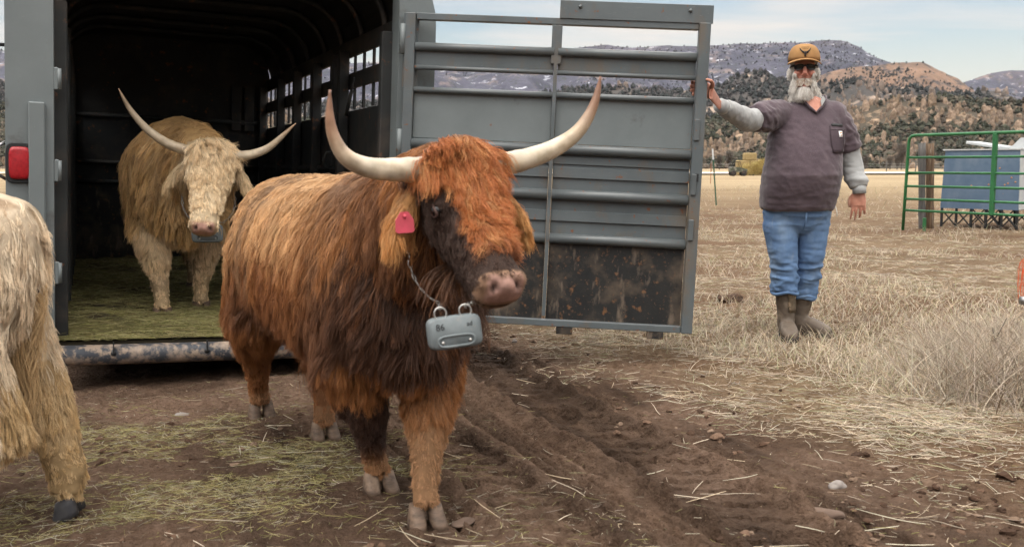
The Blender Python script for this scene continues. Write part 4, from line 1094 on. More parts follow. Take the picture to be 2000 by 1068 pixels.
# pale cow walking out of the picture on the left
W_LEGS = [
    leg([(.44, .12, .82), (.46, .16, .56), (.50, .12, .33), (.52, .10, .13), (.53, .10, .085)], FR),
    leg([(.44, -.12, .82), (.42, -.16, .56), (.36, -.12, .33), (.28, -.10, .13), (.29, -.10, .085)], FR),
    leg([(-.50, .13, .84), (-.50, .16, .58), (-.62, .13, .38), (-.46, .10, .13), (-.44, .10, .085)], HR_),
    leg([(-.50, -.12, .84), (-.56, -.15, .60), (-.66, -.12, .42), (-.745, -.10, .15), (-.735, -.09, .10)], [.16, .15, .090, .060, .055], toe=0, pitch=26),
]
white, HW, FW = cow('highland_cow', 'pale cream cow at the left edge with only its shaggy hindquarters in view', (-2.16, 3.02, 0), (-.985, -.17), .965,
    dict(pos=(1.06, 0, 1.10), yaw=0, pitch=55, roll=0, fringe=.2, len=.72, feather=1.5, tail_n=900, tail_w=.010, hair=.00085, tail_col=(.55, .38, .20)),
    W_LEGS, cols_white,
    dict(pts=[[(0, 0, 0), (.12, .01, 0), (.2, .05, .02), (.25, .14, .03), (.26, .22, .04)]] * 2, r=.034, col=[(.5, .42, .33), (.6, .5, .4), (.35, .2, .12)]),
    120000, .0105, dark_hoof=True, seed=9, tail=[(-.62, 0, 1.03), (-.70, .02, .95), (-.71, .04, .80), (-.68, .03, .68), (-.62, .02, .56)])
# pink ear tag
f_, l_, u_, fh_, up_ = FRed
q = MB(); c = HRed(.155, -.215, -.115)
M = Matrix([(l_[0], fh_[0], up_[0], c[0]), (l_[1], fh_[1], up_[1], c[1]), (l_[2], fh_[2], up_[2], c[2]), (0, 0, 0, 1)])
q.prism([(-.011, .028), (.011, .028), (.026, .006), (.027, -.025), (.021, -.030), (-.021, -.030), (-.027, -.025), (-.026, .006)], .016, .020, M); q.ball(M @ Vector((0, .022, .016)), .006, 8, 6)
q.build('ear_tag', pmat('pink_plastic', (.62, .085, .13), .55, var=(.50, .075, .10), scale=30), red)
# ---- neck collars with a tracking box
m_box = pmat('grey_collar_plastic', (.155, .178, .186), .6, var=(.12, .14, .145), scale=20, spec=.25, layers=[((.20, .19, .17), 30, .60, .72)])
m_ink = pmat('marker_ink', (.03, .03, .032), .7)
m_chain = pmat('chain_steel', (.42, .41, .39), .35, metallic=.9)
def collar(name, label, parent_cow, ctr, fwd, roll, size, t1, t2, cen_n, rx, rz, tilt):
    """box hanging under the throat on a chain that runs round the neck; everything in the animal's frame"""
    root = empty(name, parent_cow.location, parent_cow.rotation_euler, parent_cow.scale.x)
    tag(root, label, 'collar', 'tracking collars')
    fwd = nrm(np.array(fwd, float)); up0 = np.array([0, 0, 1.0]); side = nrm(np.cross(up0, fwd)); upv = np.cross(fwd, side)
    side = side * cos(roll) + upv * sin(roll); upv = np.cross(fwd, side)
    w, h, dp = size
    # box frame: x = right as the viewer sees it, y = into the animal, z = up
    M = Matrix([(side[0], -fwd[0], upv[0], ctr[0]), (side[1], -fwd[1], upv[1], ctr[1]), (side[2], -fwd[2], upv[2], ctr[2]), (0, 0, 0, 1)])
    q = MB()
    def sl(y, ww, hh): return [(M @ Vector((0, y, 0))), M.to_3x3() @ Vector((ww, 0, 0)), M.to_3x3() @ Vector((0, 0, hh))]
    S = [sl(.5 * dp, w * .47, h * .45), sl(.42 * dp, w * .5, h * .5), sl(.1 * dp, w * .5, h * .5), sl(.08 * dp, w * .485, h * .48), sl(-.02 * dp, w * .49, h * .485), sl(-.36 * dp, w * .485, h * .48), sl(-.5 * dp, w * .455, h * .44)]
    q.rings([a for a, b, c in S], [b for a, b, c in S], [c for a, b, c in S], 40, 5.5)
    bx = q.build('tracking_box', m_box, root)
    q = MB(); ring = []
    for a in np.linspace(0, 2 * pi, 33): 
        ca, sa_ = cos(a), sin(a); ring.append(M @ Vector((.33 * w * math.copysign(abs(ca) ** .5, ca), -.51 * dp, -.24 * h + .16 * h * math.copysign(abs(sa_) ** .6, sa_))))
    q.tube(ring, .0035, 8, cap=False); q.build('raised_rim', m_box, bx)
    for xx in (-.25, .25):
        q = MB(); q.ball(M @ Vector((xx * w, -.51 * dp, -.27 * h)), .005, 10, 8); q.build('rivet', m_chain, bx)
    q = MB(); Mt = M @ Matrix.Rotation(R(90), 4, 'X')
    text_mesh(q, t1, h * .27, Mt @ Matrix.Translation((-.27 * w, .20 * h, .505 * dp)), .0008)
    q.build('marking', m_ink, bx); q = MB()
    text_mesh(q, t2, h * .19, Mt @ Matrix.Translation((.27 * w, .22 * h, .505 * dp)), .0008)
    q.build('marking', m_ink, bx)
    for xx in (-.22, .24):
        q = MB(); cc_ = Vector((xx * w, .05 * dp, h * .5 + .008)); ring = [M @ (cc_ + Vector((.016 * cos(a), 0, .017 * sin(a)))) for a in np.linspace(0, 2 * pi, 25)]
        q.tube(ring, .0026, 8, cap=False); q.build('ring', m_chain, root)
    # chain: small links along a loop round the neck
    q = MB(); cn = np.array(cen_n, float); e1 = nrm(side); 
    top = np.array(ctr) + upv * (h * .5 + .02)
    ax = nrm(np.array(tilt, float)); e2 = np.cross(e1, ax); e2 = nrm(e2); 
    if e2[2] > 0: e2 = -e2
    a0 = np.linspace(.16 * pi, 1.84 * pi, 62)
    pts = [cn + e1 * rx * sin(a) + e2 * rz * cos(a) for a in a0]
    lf = M @ Vector((-.22 * w, .05 * dp, h * .5 + .02)); rt = M @ Vector((.24 * w, .05 * dp, h * .5 + .02))
    ends = [np.array(rt), np.array(lf)]
    pth = [ends[0]] + pts + [ends[1]]; pth = np.array(pth)
    seg = np.concatenate([[0], np.cumsum(np.linalg.norm(np.diff(pth, axis=0), axis=1))]); tt = np.arange(0, seg[-1], .021)
    pq = np.stack([np.interp(tt, seg, pth[:, k]) for k in range(3)], -1)
    for k in range(len(pq) - 1):
        a, b = pq[k], pq[k + 1]; d = nrm(b - a); ref = np.array([0, 0, 1.0]) if k % 2 else np.array([.3, .9, .2]); s1 = nrm(np.cross(d, ref))
        m_ = (a + b) / 2; ring = [m_ + d * .0125 * cos(t) + s1 * .006 * sin(t) for t in np.linspace(0, 2 * pi, 11)]
        q.tube(ring, .0018, 5, cap=False)
    q.build('chain', m_chain, root)
    return root
def to_local(o, p): return np.array(o.matrix_basis.inverted() @ Vector(p))
def dir_local(o, d): return np.array((o.matrix_basis.to_3x3().inverted() @ Vector(d)).normalized())
def at(px, py, d):
    x = (px - 1000) / 1963 * d; v = (534 - py) / 1963 * d
    return np.array([x, d * cos(PITCH) + v * sin(PITCH), CAM_H - d * sin(PITCH) + v * cos(PITCH)])
collar('tracking_collar', 'grey plastic tracking box marked 86 hung on a chain under the red cow', red, to_local(red, at(888, 648, 2.66)), dir_local(red, (.18, -1, .10)), R(6), (.145, .088, .05), '86', 'ad',
       HRed(.20, 0, -.27), .135, .15, (1, 0, .35))
collar('tracking_collar', 'grey plastic tracking box marked 86 below the chin of the trailer cow', cream, to_local(cream, at(405, 456, 5.72)), dir_local(cream, (.30, -1, .0)), R(0), (.165, .10, .05), '86', '60',
       HCr(.20, 0, -.27), .14, .15, (1, 0, .35))
# ------------------------------------------------------------------ the man holding the gate
MX, MY = 1.80, 6.30
MZ = float(gz(MX, MY, False)[0]) + .006
man = empty('person', (MX, MY, MZ)); tag(man, 'bearded man in cap, sunglasses, purple grey shirt and jeans holding the open gate', 'person')
m_skin = pmat('skin', (.50, .27, .20), .5, attr='col', var=(.86, .78, .74), scale=45, spec=.35, bump=.15, bscale=160, bdist=.002)
m_shirt = pmat('shirt_cloth', (.092, .068, .080), .9, var=(.068, .050, .060), scale=10, spec=.15, bump=.35, bscale=260, bdist=.002, sheen=.25, layers=[((.12, .092, .102), 7, .55, .75), ((.115, .088, .10), 200, .54, .70)])
m_grey = pmat('grey_sleeve', (.34, .345, .34), .9, var=(.28, .285, .285), scale=12, spec=.15, bump=.3, bscale=240, bdist=.002, sheen=.2)
m_jean = pmat('denim', (.135, .225, .38), .85, var=(.095, .165, .30), scale=6, spec=.15, bump=.4, bscale=300, bdist=.0015,
              layers=[((.21, .30, .43), 5.5, .48, .72, (1, 1, .5)), ((.24, .28, .33), 9, .62, .78, (1, 1, .4))])
m_boot = pmat('boot_rubber', (.135, .105, .08), .6, var=(.10, .078, .06), scale=14, spec=.3, layers=[((.26, .21, .16), 9, .56, .72)], bump=.2, bscale=70, bdist=.003)
m_camo = pmat('boot_camouflage', (.16, .12, .08), .7, var=(.07, .055, .035), scale=16, layers=[((.30, .22, .15), 13, .52, .56), ((.05, .045, .03), 20, .56, .60)])
m_sole = pmat('boot_sole', (.03, .028, .026), .7, layers=[((.2, .16, .12), 14, .52, .66)])
m_cap = pmat('tan_canvas', (.33, .185, .078), .85, var=(.27, .15, .062), scale=14, spec=.15, bump=.25, bscale=300, bdist=.001)
m_mesh = pmat('navy_cap_mesh', (.03, .04, .055), .8, var=(.05, .06, .075), scale=160)
m_glass = pmat('dark_lens', (.006, .006, .007), .12, spec=.22)
m_ink2 = pmat('dark_print', (.025, .02, .018), .8)
m_hairw = hairmat('white_hair', .5, .3)
V3 = lambda *a: np.array(a, float)
# --- head frame: centre, facing mostly to the camera and a little to picture left
HC = V3(-.008, -.03, 1.652); ya = R(12)
hr_ = V3(cos(ya), -sin(ya), 0) * 1.0; hb_ = V3(sin(ya), cos(ya), 0)      # picture right, away
def hp(x, y, z): return HC + hr_ * x + hb_ * y + V3(0, 0, z)
Mh = Matrix([(hr_[0], hb_[0], 0, HC[0]), (hr_[1], hb_[1], 0, HC[1]), (hr_[2], hb_[2], 1, HC[2]), (0, 0, 0, 1)])
Rh = Mh.to_3x3().to_4x4()
def finger(mb, pts, r):
    mb.tube(pts, r, 10); 
    for p, q in zip(pts, r): mb.ball(p, q, 10, 8)
body = MB()
body.ball(hp(0, .015, .035), (.077, .096, .098), 20, 16, Rh)
body.ball(hp(0, -.012, -.055), (.062, .075, .068), 18, 14, Rh)
body.ball(hp(0, -.055, -.092), (.034, .030, .026), 14, 10, Rh)
body.tube([hp(0, -.088, .022), hp(0, -.102, -.008), hp(0, -.113, -.028)], [.011, .014, .0165], 12)
for sg in (-1, 1):
    body.ball(hp(sg * .014, -.100, -.031), (.010, .011, .009), 10, 8)
    body.ball(hp(sg * .040, -.066, -.016), (.026, .020, .020), 12, 9)       # cheekbone
    body.ball(hp(sg * .032, -.074, .042), (.030, .016, .012), 12, 8)        # brow
    body.ball(hp(sg * .033, -.070, .018), (.014, .012, .011), 10, 8)        # eyeball under the lid
    body.ball(hp(sg * .081, .015, -.005), (.011, .020, .033), 12, 9, Rh)    # ear
for zz, rr in ((-.082, .011), (-.096, .012)): body.tube([hp(-.026, -.076, zz), hp(0, -.086, zz), hp(.026, -.076, zz)], [.005, rr * .8, .005], 8)
body.tube([V3(.055, .02, 1.42), V3(.035, .012, 1.50), hp(0, .02, -.09)], [.068, .060, .060], 18)
# torso and legs inside the clothes
def tor(z): return np.interp(z, [.8, .95, 1.1, 1.25, 1.4, 1.5], [-.02, -.01, .005, .02, .035, .05])
TZ = [(.76, .17, .13, .0), (.90, .19, .15, -.02), (1.02, .20, .17, -.035), (1.15, .195, .155, -.02), (1.28, .19, .135, 0), (1.38, .19, .115, .01), (1.44, .16, .09, .015), (1.49, .07, .06, .015)]
body.rings([(tor(z), cy, z) for z, a, b, cy in TZ], [(a, 0, 0) for z, a, b, cy in TZ], [(0, b, 0) for z, a, b, cy in TZ], 24, 2.3)
ARL = [V3(.205, .0, 1.395), V3(.312, .03, 1.13), V3(.352, -.05, .925)]
ARR = [V3(-.165, -.02, 1.40), V3(-.40, -.225, 1.352), V3(-.60, -.425, 1.425)]
for A in (ARL, ARR):
    body.tube([A[0], (A[0] + A[1]) / 2, A[1], (A[1] + A[2]) / 2, A[2]], [.065, .055, .047, .044, .031], 14); body.ball(A[1], .047); body.ball(A[0], .066)
LG = [[V3(-.105, .0, .84), V3(-.095, -.03, .50), V3(-.078, -.01, .10)], [V3(.085, .02, .84), V3(.092, .01, .48), V3(.065, .10, .10)]]
for L in LG: body.tube([L[0], (L[0] + L[1]) / 2, L[1], (L[1] + L[2]) / 2, L[2]], [.085, .065, .045, .035, .030], 14); body.ball(L[0], .086); body.ball(L[1], .045)
# hanging hand (picture right): back of the hand to the camera, thumb on the left
w = ARL[2]; dn = nrm(V3(-.03, -.10, -1)); wd = nrm(V3(1, -.25, 0)); bk = np.cross(wd, dn)   # bk points to the camera or away
def hand(w, dn, wd, curl_dir, spread, curls, th, s=1.0):
    palm = [w, w + dn * .035 * s, w + dn * .07 * s, w + dn * .095 * s]
    body.rings(palm, [wd * .030 * s, wd * .040 * s, wd * .044 * s, wd * .042 * s], [curl_dir * .019 * s, curl_dir * .019 * s, curl_dir * .016 * s, curl_dir * .013 * s], 16, 2.6)
    for k, (off, ln, cu) in enumerate(curls):
        b = w + dn * .088 * s + wd * off * s; d = nrm(dn + wd * off * spread); pts = [b]
        for j, fr in enumerate((.45, .31, .24)):
            a = cu * (j + .6); d2 = d * cos(a) + curl_dir * sin(a); pts.append(pts[-1] + d2 * ln * fr * s)
        finger(body, pts, np.array([.0092, .0088, .0080, .0068]) * s)
    finger(body, [w + (dn * q[0] + wd * q[1] + curl_dir * q[2]) * s for q in th], np.array([.0125, .0115, .0105, .008]) * s)
hand(w, dn, wd, V3(.1, .8, 0), 3.4, [(-.033, .092, .22), (-.011, .104, .28), (.0115, .098, .38), (.034, .078, .50)],
     [(.020, -.028, .0), (.045, -.050, .008), (.072, -.056, .012), (.098, -.052, .018)])
# gripping hand (picture left): palm on the outer edge of the latch stile, fingers round its far side
w = ARR[2]
gate_w = T.matrix_basis @ gate.matrix_basis
def gl(x, y, z): p = gate_w @ Vector((x, y, z)); return V3(p.x - MX, p.y - MY, p.z - MZ)
edge_z = 1.408
pz = lambda z, x, y: gl(x, y, z)
# palm
pc = [w, gl(GW + .030, .030, edge_z - .015), gl(GW + .020, .055, edge_z - .005), gl(GW + .005, .062, edge_z)]
upg = nrm(gl(GW, 0, 1.5) - gl(GW, 0, 1.3)); gx_ = nrm(gl(1, 0, 1) - gl(0, 0, 1)); gyv = nrm(gl(0, 1, 1) - gl(0, 0, 1))
body.rings(pc, [upg * .031, upg * .040, upg * .044, upg * .042], [gyv * .020 + gx_ * .012, gyv * .018 + gx_ * .014, gyv * .016, gyv * .013], 16, 2.5)
for k, (dz, ext) in enumerate(((.036, 0), (.013, .004), (-.009, .002), (-.030, -.010))):
    finger(body, [gl(GW + .004, .060, edge_z + dz), gl(GW - .034, .062, edge_z + dz * 1.05), gl(GW - .066 - ext, .050, edge_z + dz * 1.08), gl(GW - .082 - ext, .030, edge_z + dz * 1.1)], np.array([.0105, .0100, .0095, .0085]))
finger(body, [gl(GW + .034, .02, edge_z + .012), gl(GW + .030, -.018, edge_z + .030), gl(GW + .016, -.048, edge_z + .040), gl(GW - .008, -.054, edge_z + .046)], np.array([.0135, .012, .011, .0085]))
bm_ = voxel(body, 'body', .0052, 3, .4)
co = coords(bm_)
d = co - HC; hx2 = d @ hr_; hy2 = d @ hb_; hz2 = d[:, 2]
no = vnormals(bm_)
mth = np.exp(-((hz2 + .089) / .004) ** 2) * (np.abs(hx2) < .026) * (hy2 < -.05); co = co - no * (.006 * mth)[:, None]; setco(bm_, co)
c = np.tile(np.array([.53, .29, .215]), (len(co), 1))
red_ = np.exp(-(hx2 ** 2 + (hz2 + .02) ** 2) / .0011) * (hy2 < -.06) + .7 * np.exp(-((np.abs(hx2) - .042) ** 2 + (hz2 + .018) ** 2) / .0006) * (hy2 < -.03)
c = lerp(c, np.array([.52, .19, .145]), np.clip(red_, 0, 1)[:, None] * .7)
c = lerp(c, np.array([.40, .15, .12]), (mth * .9)[:, None])
handm = ((co[:, 2] < .95) & (co[:, 0] > .3)) | ((co[:, 0] < -.58))
c = np.where(handm[:, None], np.array([.47, .225, .16]) * (.85 + .3 * vnoise(co * 60, 4))[:, None], c)
setcol(bm_, c); link('body', bm_, man, m_skin)
# --- clothes: each one skin, wrinkled
def cloth(mb, name, vs, mat, wr, parent=man, cut=None, sm=3):
    me = voxel(mb, name, vs, sm, .5); co = coords(me); no = vnormals(me); co = co + no * wr(co)[:, None]
    setco(me, co); return link(name, me, parent, mat)
def folds(P, st, seed, sc): return (np.abs(fbm(P * np.array(st) * sc, 3, seed) - .5) * 2)
sh = MB()
TZs = [(.805, .218, .172, .0), (.83, .226, .180, -.005), (.90, .236, .195, -.02), (1.02, .240, .212, -.036), (1.15, .228, .194, -.024), (1.28, .220, .164, -.005), (1.37, .210, .140, .008), (1.43, .185, .118, .014), (1.475, .120, .092, .018), (1.50, .086, .080, .016)]
sh.rings([(tor(z), cy, z) for z, a, b, cy in TZs], [(a, 0, 0) for z, a, b, cy in TZs], [(0, b, 0) for z, a, b, cy in TZs], 30, 2.35)
sh.tube([V3(.165, .0, 1.405), V3(.232, .008, 1.32), V3(.278, .02, 1.235), V3(.304, .026, 1.17)], [.088, .090, .086, .083], 18); sh.ball(V3(.19, 0, 1.39), .088)
sh.tube([V3(-.13, -.01, 1.395), V3(-.22, -.075, 1.385), V3(-.305, -.145, 1.37), V3(-.335, -.17, 1.365)], [.092, .092, .086, .084], 18); sh.ball(V3(-.14, -.01, 1.385), .088)
def wr_s(P):
    f1 = folds(P, (1.6, 1.0, 4.2), 601, 5.0); f2 = folds(P + P[:, [2, 0, 1]] * .7, (3.0, 1, 2.0), 605, 7)
    lowb = sstep(1.15, .85, P[:, 2]); arm = sstep(.19, .26, np.abs(P[:, 0] - .02)) * sstep(1.1, 1.2, P[:, 2])
    pit = np.exp(-((P[:, 0] + .20) ** 2 + (P[:, 2] - 1.28) ** 2) / .012) + np.exp(-((P[:, 0] - .22) ** 2 + (P[:, 2] - 1.25) ** 2) / .010)
    hem = .003 * (P[:, 2] < .835)
    return -(f1 - .3) * (.004 + .010 * lowb + .008 * arm + .012 * pit) - (f2 - .3) * (.005 + .010 * arm + .012 * pit) + hem
shirt = cloth(sh, 'shirt', .0085, m_shirt, wr_s, sm=14)
# neckline band and the open V showing skin and the grey undershirt
q = MB(); q.tube([V3(-.033, -.062, 1.500), V3(-.02, -.092, 1.472), V3(.012, -.120, 1.430), V3(.046, -.133, 1.398), V3(.080, -.123, 1.432), V3(.112, -.096, 1.472), V3(.124, -.055, 1.500), V3(.10, .06, 1.515), V3(.04, .095, 1.518), V3(-.02, .06, 1.515), V3(-.033, -.062, 1.500)], .0085, 8, cap=False)
q.build('collar_band', m_shirt, shirt)
q = MB(); q.add([V3(-.022, -.098, 1.480), V3(.012, -.122, 1.434), V3(.046, -.134, 1.402), V3(.080, -.124, 1.436), V3(.104, -.104, 1.476), V3(.045, -.098, 1.500)], [(0, 1, 5), (1, 2, 3, 5), (3, 4, 5)])
o = q.build('neck_skin', m_skin, man); setcol(o.data, np.tile([.53, .25, .18], (6, 1)))
sd = o.modifiers.new('thick', 'SOLIDIFY'); sd.thickness = .004
q = MB(); q.add([V3(.078, -.1285, 1.436), V3(.106, -.108, 1.478), V3(.090, -.105, 1.500), V3(.074, -.115, 1.470)], [(0, 1, 2, 3)])
o = q.build('undershirt', m_grey, man); sd = o.modifiers.new('thick', 'SOLIDIFY'); sd.thickness = .006
# chest pocket with tag and dark glasses case
def on_shirt(x, z, off=.004):
    best = None
    r = shirt.data; 
    ok, loc, n, i = shirt.ray_cast(Vector((x, -1, z)), Vector((0, 1, 0)))
    return V3(loc.x, loc.y - off, loc.z) if ok else V3(x, -.2, z)
def patch(name, x0, x1, z0, z1, off, mat, parent, nx_=6, nz_=7, taper=0, th=.003):
    V = []; 
    for j in range(nz_ + 1):
        for i in range(nx_ + 1):
            t = j / nz_; xx = x0 + (x1 - x0) * i / nx_; xm = (x0 + x1) / 2
            xx = xm + (xx - xm) * (1 - taper * (1 - t) ** 3)
            V.append(on_shirt(xx, z0 + (z1 - z0) * t, off))
    F = [(j * (nx_ + 1) + i, j * (nx_ + 1) + i + 1, (j + 1) * (nx_ + 1) + i + 1, (j + 1) * (nx_ + 1) + i) for j in range(nz_) for i in range(nx_)]
    o = MB().add(V, F, True).build(name, mat, parent, fix=False); s_ = o.modifiers.new('thick', 'SOLIDIFY'); s_.thickness = th; s_.offset = 0
    return o
bpy.context.view_layer.update()
m_pocket = pmat('pocket_cloth', (.075, .057, .066), .9, var=(.058, .044, .052), scale=10, spec=.12, bump=.35, bscale=260, bdist=.002)
pk = patch('pocket', .125, .228, 1.155, 1.318, .007, m_pocket, shirt, taper=.25, th=.006)
q = MB()
for j in range(12): q.ball(on_shirt(.125 + .103 * j / 11, 1.300, .010), .0022, 6, 5)
patch('pocket_hem', .125, .228, 1.296, 1.300, .0115, m_shirt, shirt, 6, 1, th=.002)
patch('glasses_case', .137, .216, 1.314, 1.330, .004, m_black, shirt, 6, 2, th=.014)
tg = patch('pocket_tag', .184, .212, 1.250, 1.287, .0125, pmat('white_label', (.72, .72, .72), .7), shirt, 2, 2, th=.002)
q = MB(); cc_ = on_shirt(.201, 1.271, .0155); ring = []
for a in np.linspace(.30 * pi, 1.75 * pi, 14): ring.append(cc_ + V3(.0068 * cos(a) - .001, 0, .0085 * sin(a)))
q.tube(ring, [.0012] + [.0034] * 12 + [.0012], 8); q.build('tag_emblem', pmat('orange_print', (.75, .26, .03), .6), shirt)
# grey sleeves
sl = MB(); sl.tube([V3(.272, .02, 1.24), V3(.304, .026, 1.15), V3(.321, .022, 1.09), V3(.337, -.012, 1.01), V3(.349, -.042, .965), V3(.352, -.048, .945)], [.064, .070, .068, .060, .057, .052], 18)
def wr_a(P): return -(folds(P, (1, 1, 3.2), 611, 9) - .3) * .014 + .008 * np.exp(-((P[:, 2] - .99) / .02) ** 2)
cloth(sl, 'sleeve', .0075, m_grey, wr_a)
q = MB(); q.tube([V3(.351, -.047, .955), V3(.354, -.053, .905)], [.044, .041], 18); q.build('cuff', m_grey, man)
sl = MB(); A1, A2 = ARR[1], ARR[2]
sl.tube([V3(-.30, -.14, 1.366), A1 + V3(.03, .03, -.005), A1, lerp(A1, A2, .4), lerp(A1, A2, .72), lerp(A1, A2, .86)], [.062, .069, .069, .060, .055, .049], 18)
cloth(sl, 'sleeve', .0075, m_grey, lambda P: -(folds(P, (2.4, 2.4, 1.2), 617, 8) - .3) * .012)
q = MB(); q.tube([lerp(A1, A2, .82), lerp(A1, A2, 1.01)], [.045, .042], 18); q.build('cuff', m_grey, man)
# jeans
jn = MB()
jn.rings([(tor(.86), 0, .93), (tor(.86), 0, .84), (-.012, .005, .77), (-.01, .008, .70), (-.008, .01, .66)], [(.20, 0, 0), (.212, 0, 0), (.198, 0, 0), (.15, 0, 0), (.09, 0, 0)], [(0, .165, 0), (0, .166, 0), (0, .140, 0), (0, .112, 0), (0, .08, 0)], 26, 2.3)
jn.tube([V3(-.112, 0, .83), V3(-.118, -.012, .68), V3(-.102, -.03, .52), V3(-.088, -.022, .40), V3(-.082, -.015, .295)], [.114, .106, .086, .081, .080], 20)
jn.tube([V3(.092, .01, .83), V3(.092, .018, .68), V3(.086, .02, .50), V3(.080, .06, .38), V3(.070, .09, .245)], [.108, .098, .079, .076, .072], 20)
def wr_j(P):
    low = sstep(.62, .34, P[:, 2]); hip = np.exp(-((P[:, 2] - .74) / .07) ** 2)
    f1 = folds(P + .15 * P[:, [2, 2, 2]], (1.0, 1.0, 3.4), 621, 5.5); f2 = folds(P, (1.2, 1, 2.6), 625, 11)
    return -(f1 ** .7 - .4) * (.007 + .026 * low + .010 * hip) - (f2 ** .7 - .4) * (.004 + .012 * low)
jeans = cloth(jn, 'jeans', .0085, m_jean, wr_j)
for (cx_, cy_, cz_, rr) in ((-.083, -.015, .287, .078), (.070, .088, .25, .070)):
    q = MB(); a = np.linspace(0, 2 * pi, 25); q.tube([V3(cx_ + rr * cos(t) * 1.02, cy_ + rr * sin(t), cz_ + .008 * sin(3 * t)) for t in a], .011, 8, cap=False); q.build('leg_hem', m_jean, jeans)
q = MB(); q.tube([V3(.0, -.157, .79), V3(-.001, -.146, .74), V3(-.004, -.118, .69)], [.006, .006, .004], 8); q.build('fly', m_jean, jeans)
q = MB(); q.tube([V3(.205, -.06, .83), V3(.212, -.075, .79), V3(.214, -.07, .765)], .003, 6); q.build('drawstring', pmat('white_cord', (.7, .68, .62), .8), man)
# boots
def boot(base, fd, top, name='boot'):
    fd = nrm(V3(*fd, 0)); sd_ = V3(-fd[1], fd[0], 0); z = lambda h: V3(0, 0, h)
    q = MB(); b = V3(*base, 0)
    q.rings([b - fd * .10 + z(.045), b - fd * .085 + z(.048), b - fd * .03 + z(.058), b + fd * .05 + z(.062), b + fd * .11 + z(.050), b + fd * .158 + z(.040), b + fd * .180 + z(.032)],
            [sd_ * .026, sd_ * .040, sd_ * .046, sd_ * .052, sd_ * .055, sd_ * .045, sd_ * .024],
            [z(.030), z(.042), z(.052), z(.054), z(.042), z(.030), z(.016)], 18, 2.5)
    tp = V3(*top)
    q.tube([b - fd * .03 + z(.07), lerp(b - fd * .03 + z(.12), tp, .15), lerp(b - fd * .03 + z(.12), tp, .6), tp], [.055, .052, .059, .066], 18)
    me = voxel(q, name, .008, 4); co = coords(me); no = vnormals(me); setco(me, co + no * (-.008 * (folds(co, (1, 1, 3), 631, 12) - .3) * sstep(.06, .12, co[:, 2]))[:, None])
    o = link(name, me, man, m_boot)
    q = MB(); out_ = []
    for s_, w_ in ((-.112, .022), (-.09, .042), (-.03, .047), (.05, .054), (.11, .058), (.165, .046), (.192, .022)): out_.append((s_, w_))
    poly = [b + fd * s_ + sd_ * w_ for s_, w_ in out_] + [b + fd * s_ - sd_ * w_ for s_, w_ in out_[::-1]]; n_ = len(poly)
    q.add([p + z(.002) for p in poly] + [p + z(.026) for p in poly], [tuple(range(n_)), tuple(range(2 * n_ - 1, n_ - 1, -1))] + [(j, j + n_, (j + 1) % n_ + n_, (j + 1) % n_) for j in range(n_)])
    q.build('sole', m_sole, o)
    q = MB(); c0 = lerp(b - fd * .03 + z(.12), tp, .28)
    V = []
    for j, t in enumerate(np.linspace(.24, .97, 7)):
        c_ = lerp(b - fd * .03 + z(.12), tp, t); r_ = np.interp(t, [0, .6, 1], [.052, .0605, .0675]) + .003
        for a in np.linspace(.38 * pi, .38 * pi + 1.24 * pi, 16):
            V.append(c_ + (fd * cos(a - pi / 2 + .38 * pi - .7) + sd_ * sin(a - pi / 2 + .38 * pi - .7)) * r_)
    q.add(V, [(j * 16 + i, j * 16 + i + 1, (j + 1) * 16 + i + 1, (j + 1) * 16 + i) for j in range(6) for i in range(15)], True)
    oo = q.build('camouflage_panel', m_camo, o); sdm = oo.modifiers.new('t', 'SOLIDIFY'); sdm.thickness = .003
boot((-.068, -.035), (-.10, -1), (-.080, -.012, .305))
boot((.075, .085), (.80, -.62), (.068, .09, .27))
# --- cap
q = MB(); V = []; nr, na = 9, 40
for j in range(nr):
    t = j / (nr - 1) * pi / 2
    for i in range(na):
        a = 2 * pi * i / na; V.append(hp(.094 * cos(a) * cos(t) ** .62, .016 + .110 * sin(a) * cos(t) ** .62, .064 + .100 * sin(t) ** .95 - .012 * sin(a) * 0))
F = [(j * na + i, j * na + (i + 1) % na, (j + 1) * na + (i + 1) % na, (j + 1) * na + i) for j in range(nr - 1) for i in range(na)]
Ff = [f for f in F if 20 <= (f[0] % na) < 40 and (20 + 1) <= (f[0] % na) < 39]; Fb = [f for f in F if f not in Ff]
front = MB().add(V, Ff, True).build('cap', m_cap, man); s_ = front.modifiers.new('t', 'SOLIDIFY'); s_.thickness = .004; s_.offset = 1
back = MB().add(V, Fb, True).build('cap_mesh', m_mesh, front); s_ = back.modifiers.new('t', 'SOLIDIFY'); s_.thickness = .003; s_.offset = 1
q = MB(); V = []; nb_ = 14
for j in range(4):
    r_ = j / 3
    for i in range(nb_ + 1):
        a = pi + pi * (.06 + .88 * i / nb_); x_ = .094 * cos(a); y_ = .016 + .110 * sin(a)
        ex = .082 * r_ * abs(sin(a)) ** .7
        V.append(hp(x_ * (1 + .10 * r_), y_ - ex, .072 - .012 * r_ * abs(sin(a)) - .24 * r_ * 0 - .026 * (x_ / .09) ** 2 * (.5 + .5 * r_)))
q.add(V, [(j * (nb_ + 1) + i, j * (nb_ + 1) + i + 1, (j + 1) * (nb_ + 1) + i + 1, (j + 1) * (nb_ + 1) + i) for j in range(3) for i in range(nb_)], True)
br = q.build('brim', m_cap, front); s_ = br.modifiers.new('t', 'SOLIDIFY'); s_.thickness = .006
MB().ball(hp(0, .016, .167), (.008, .008, .004), 10, 6).build('cap_button', m_cap, front)
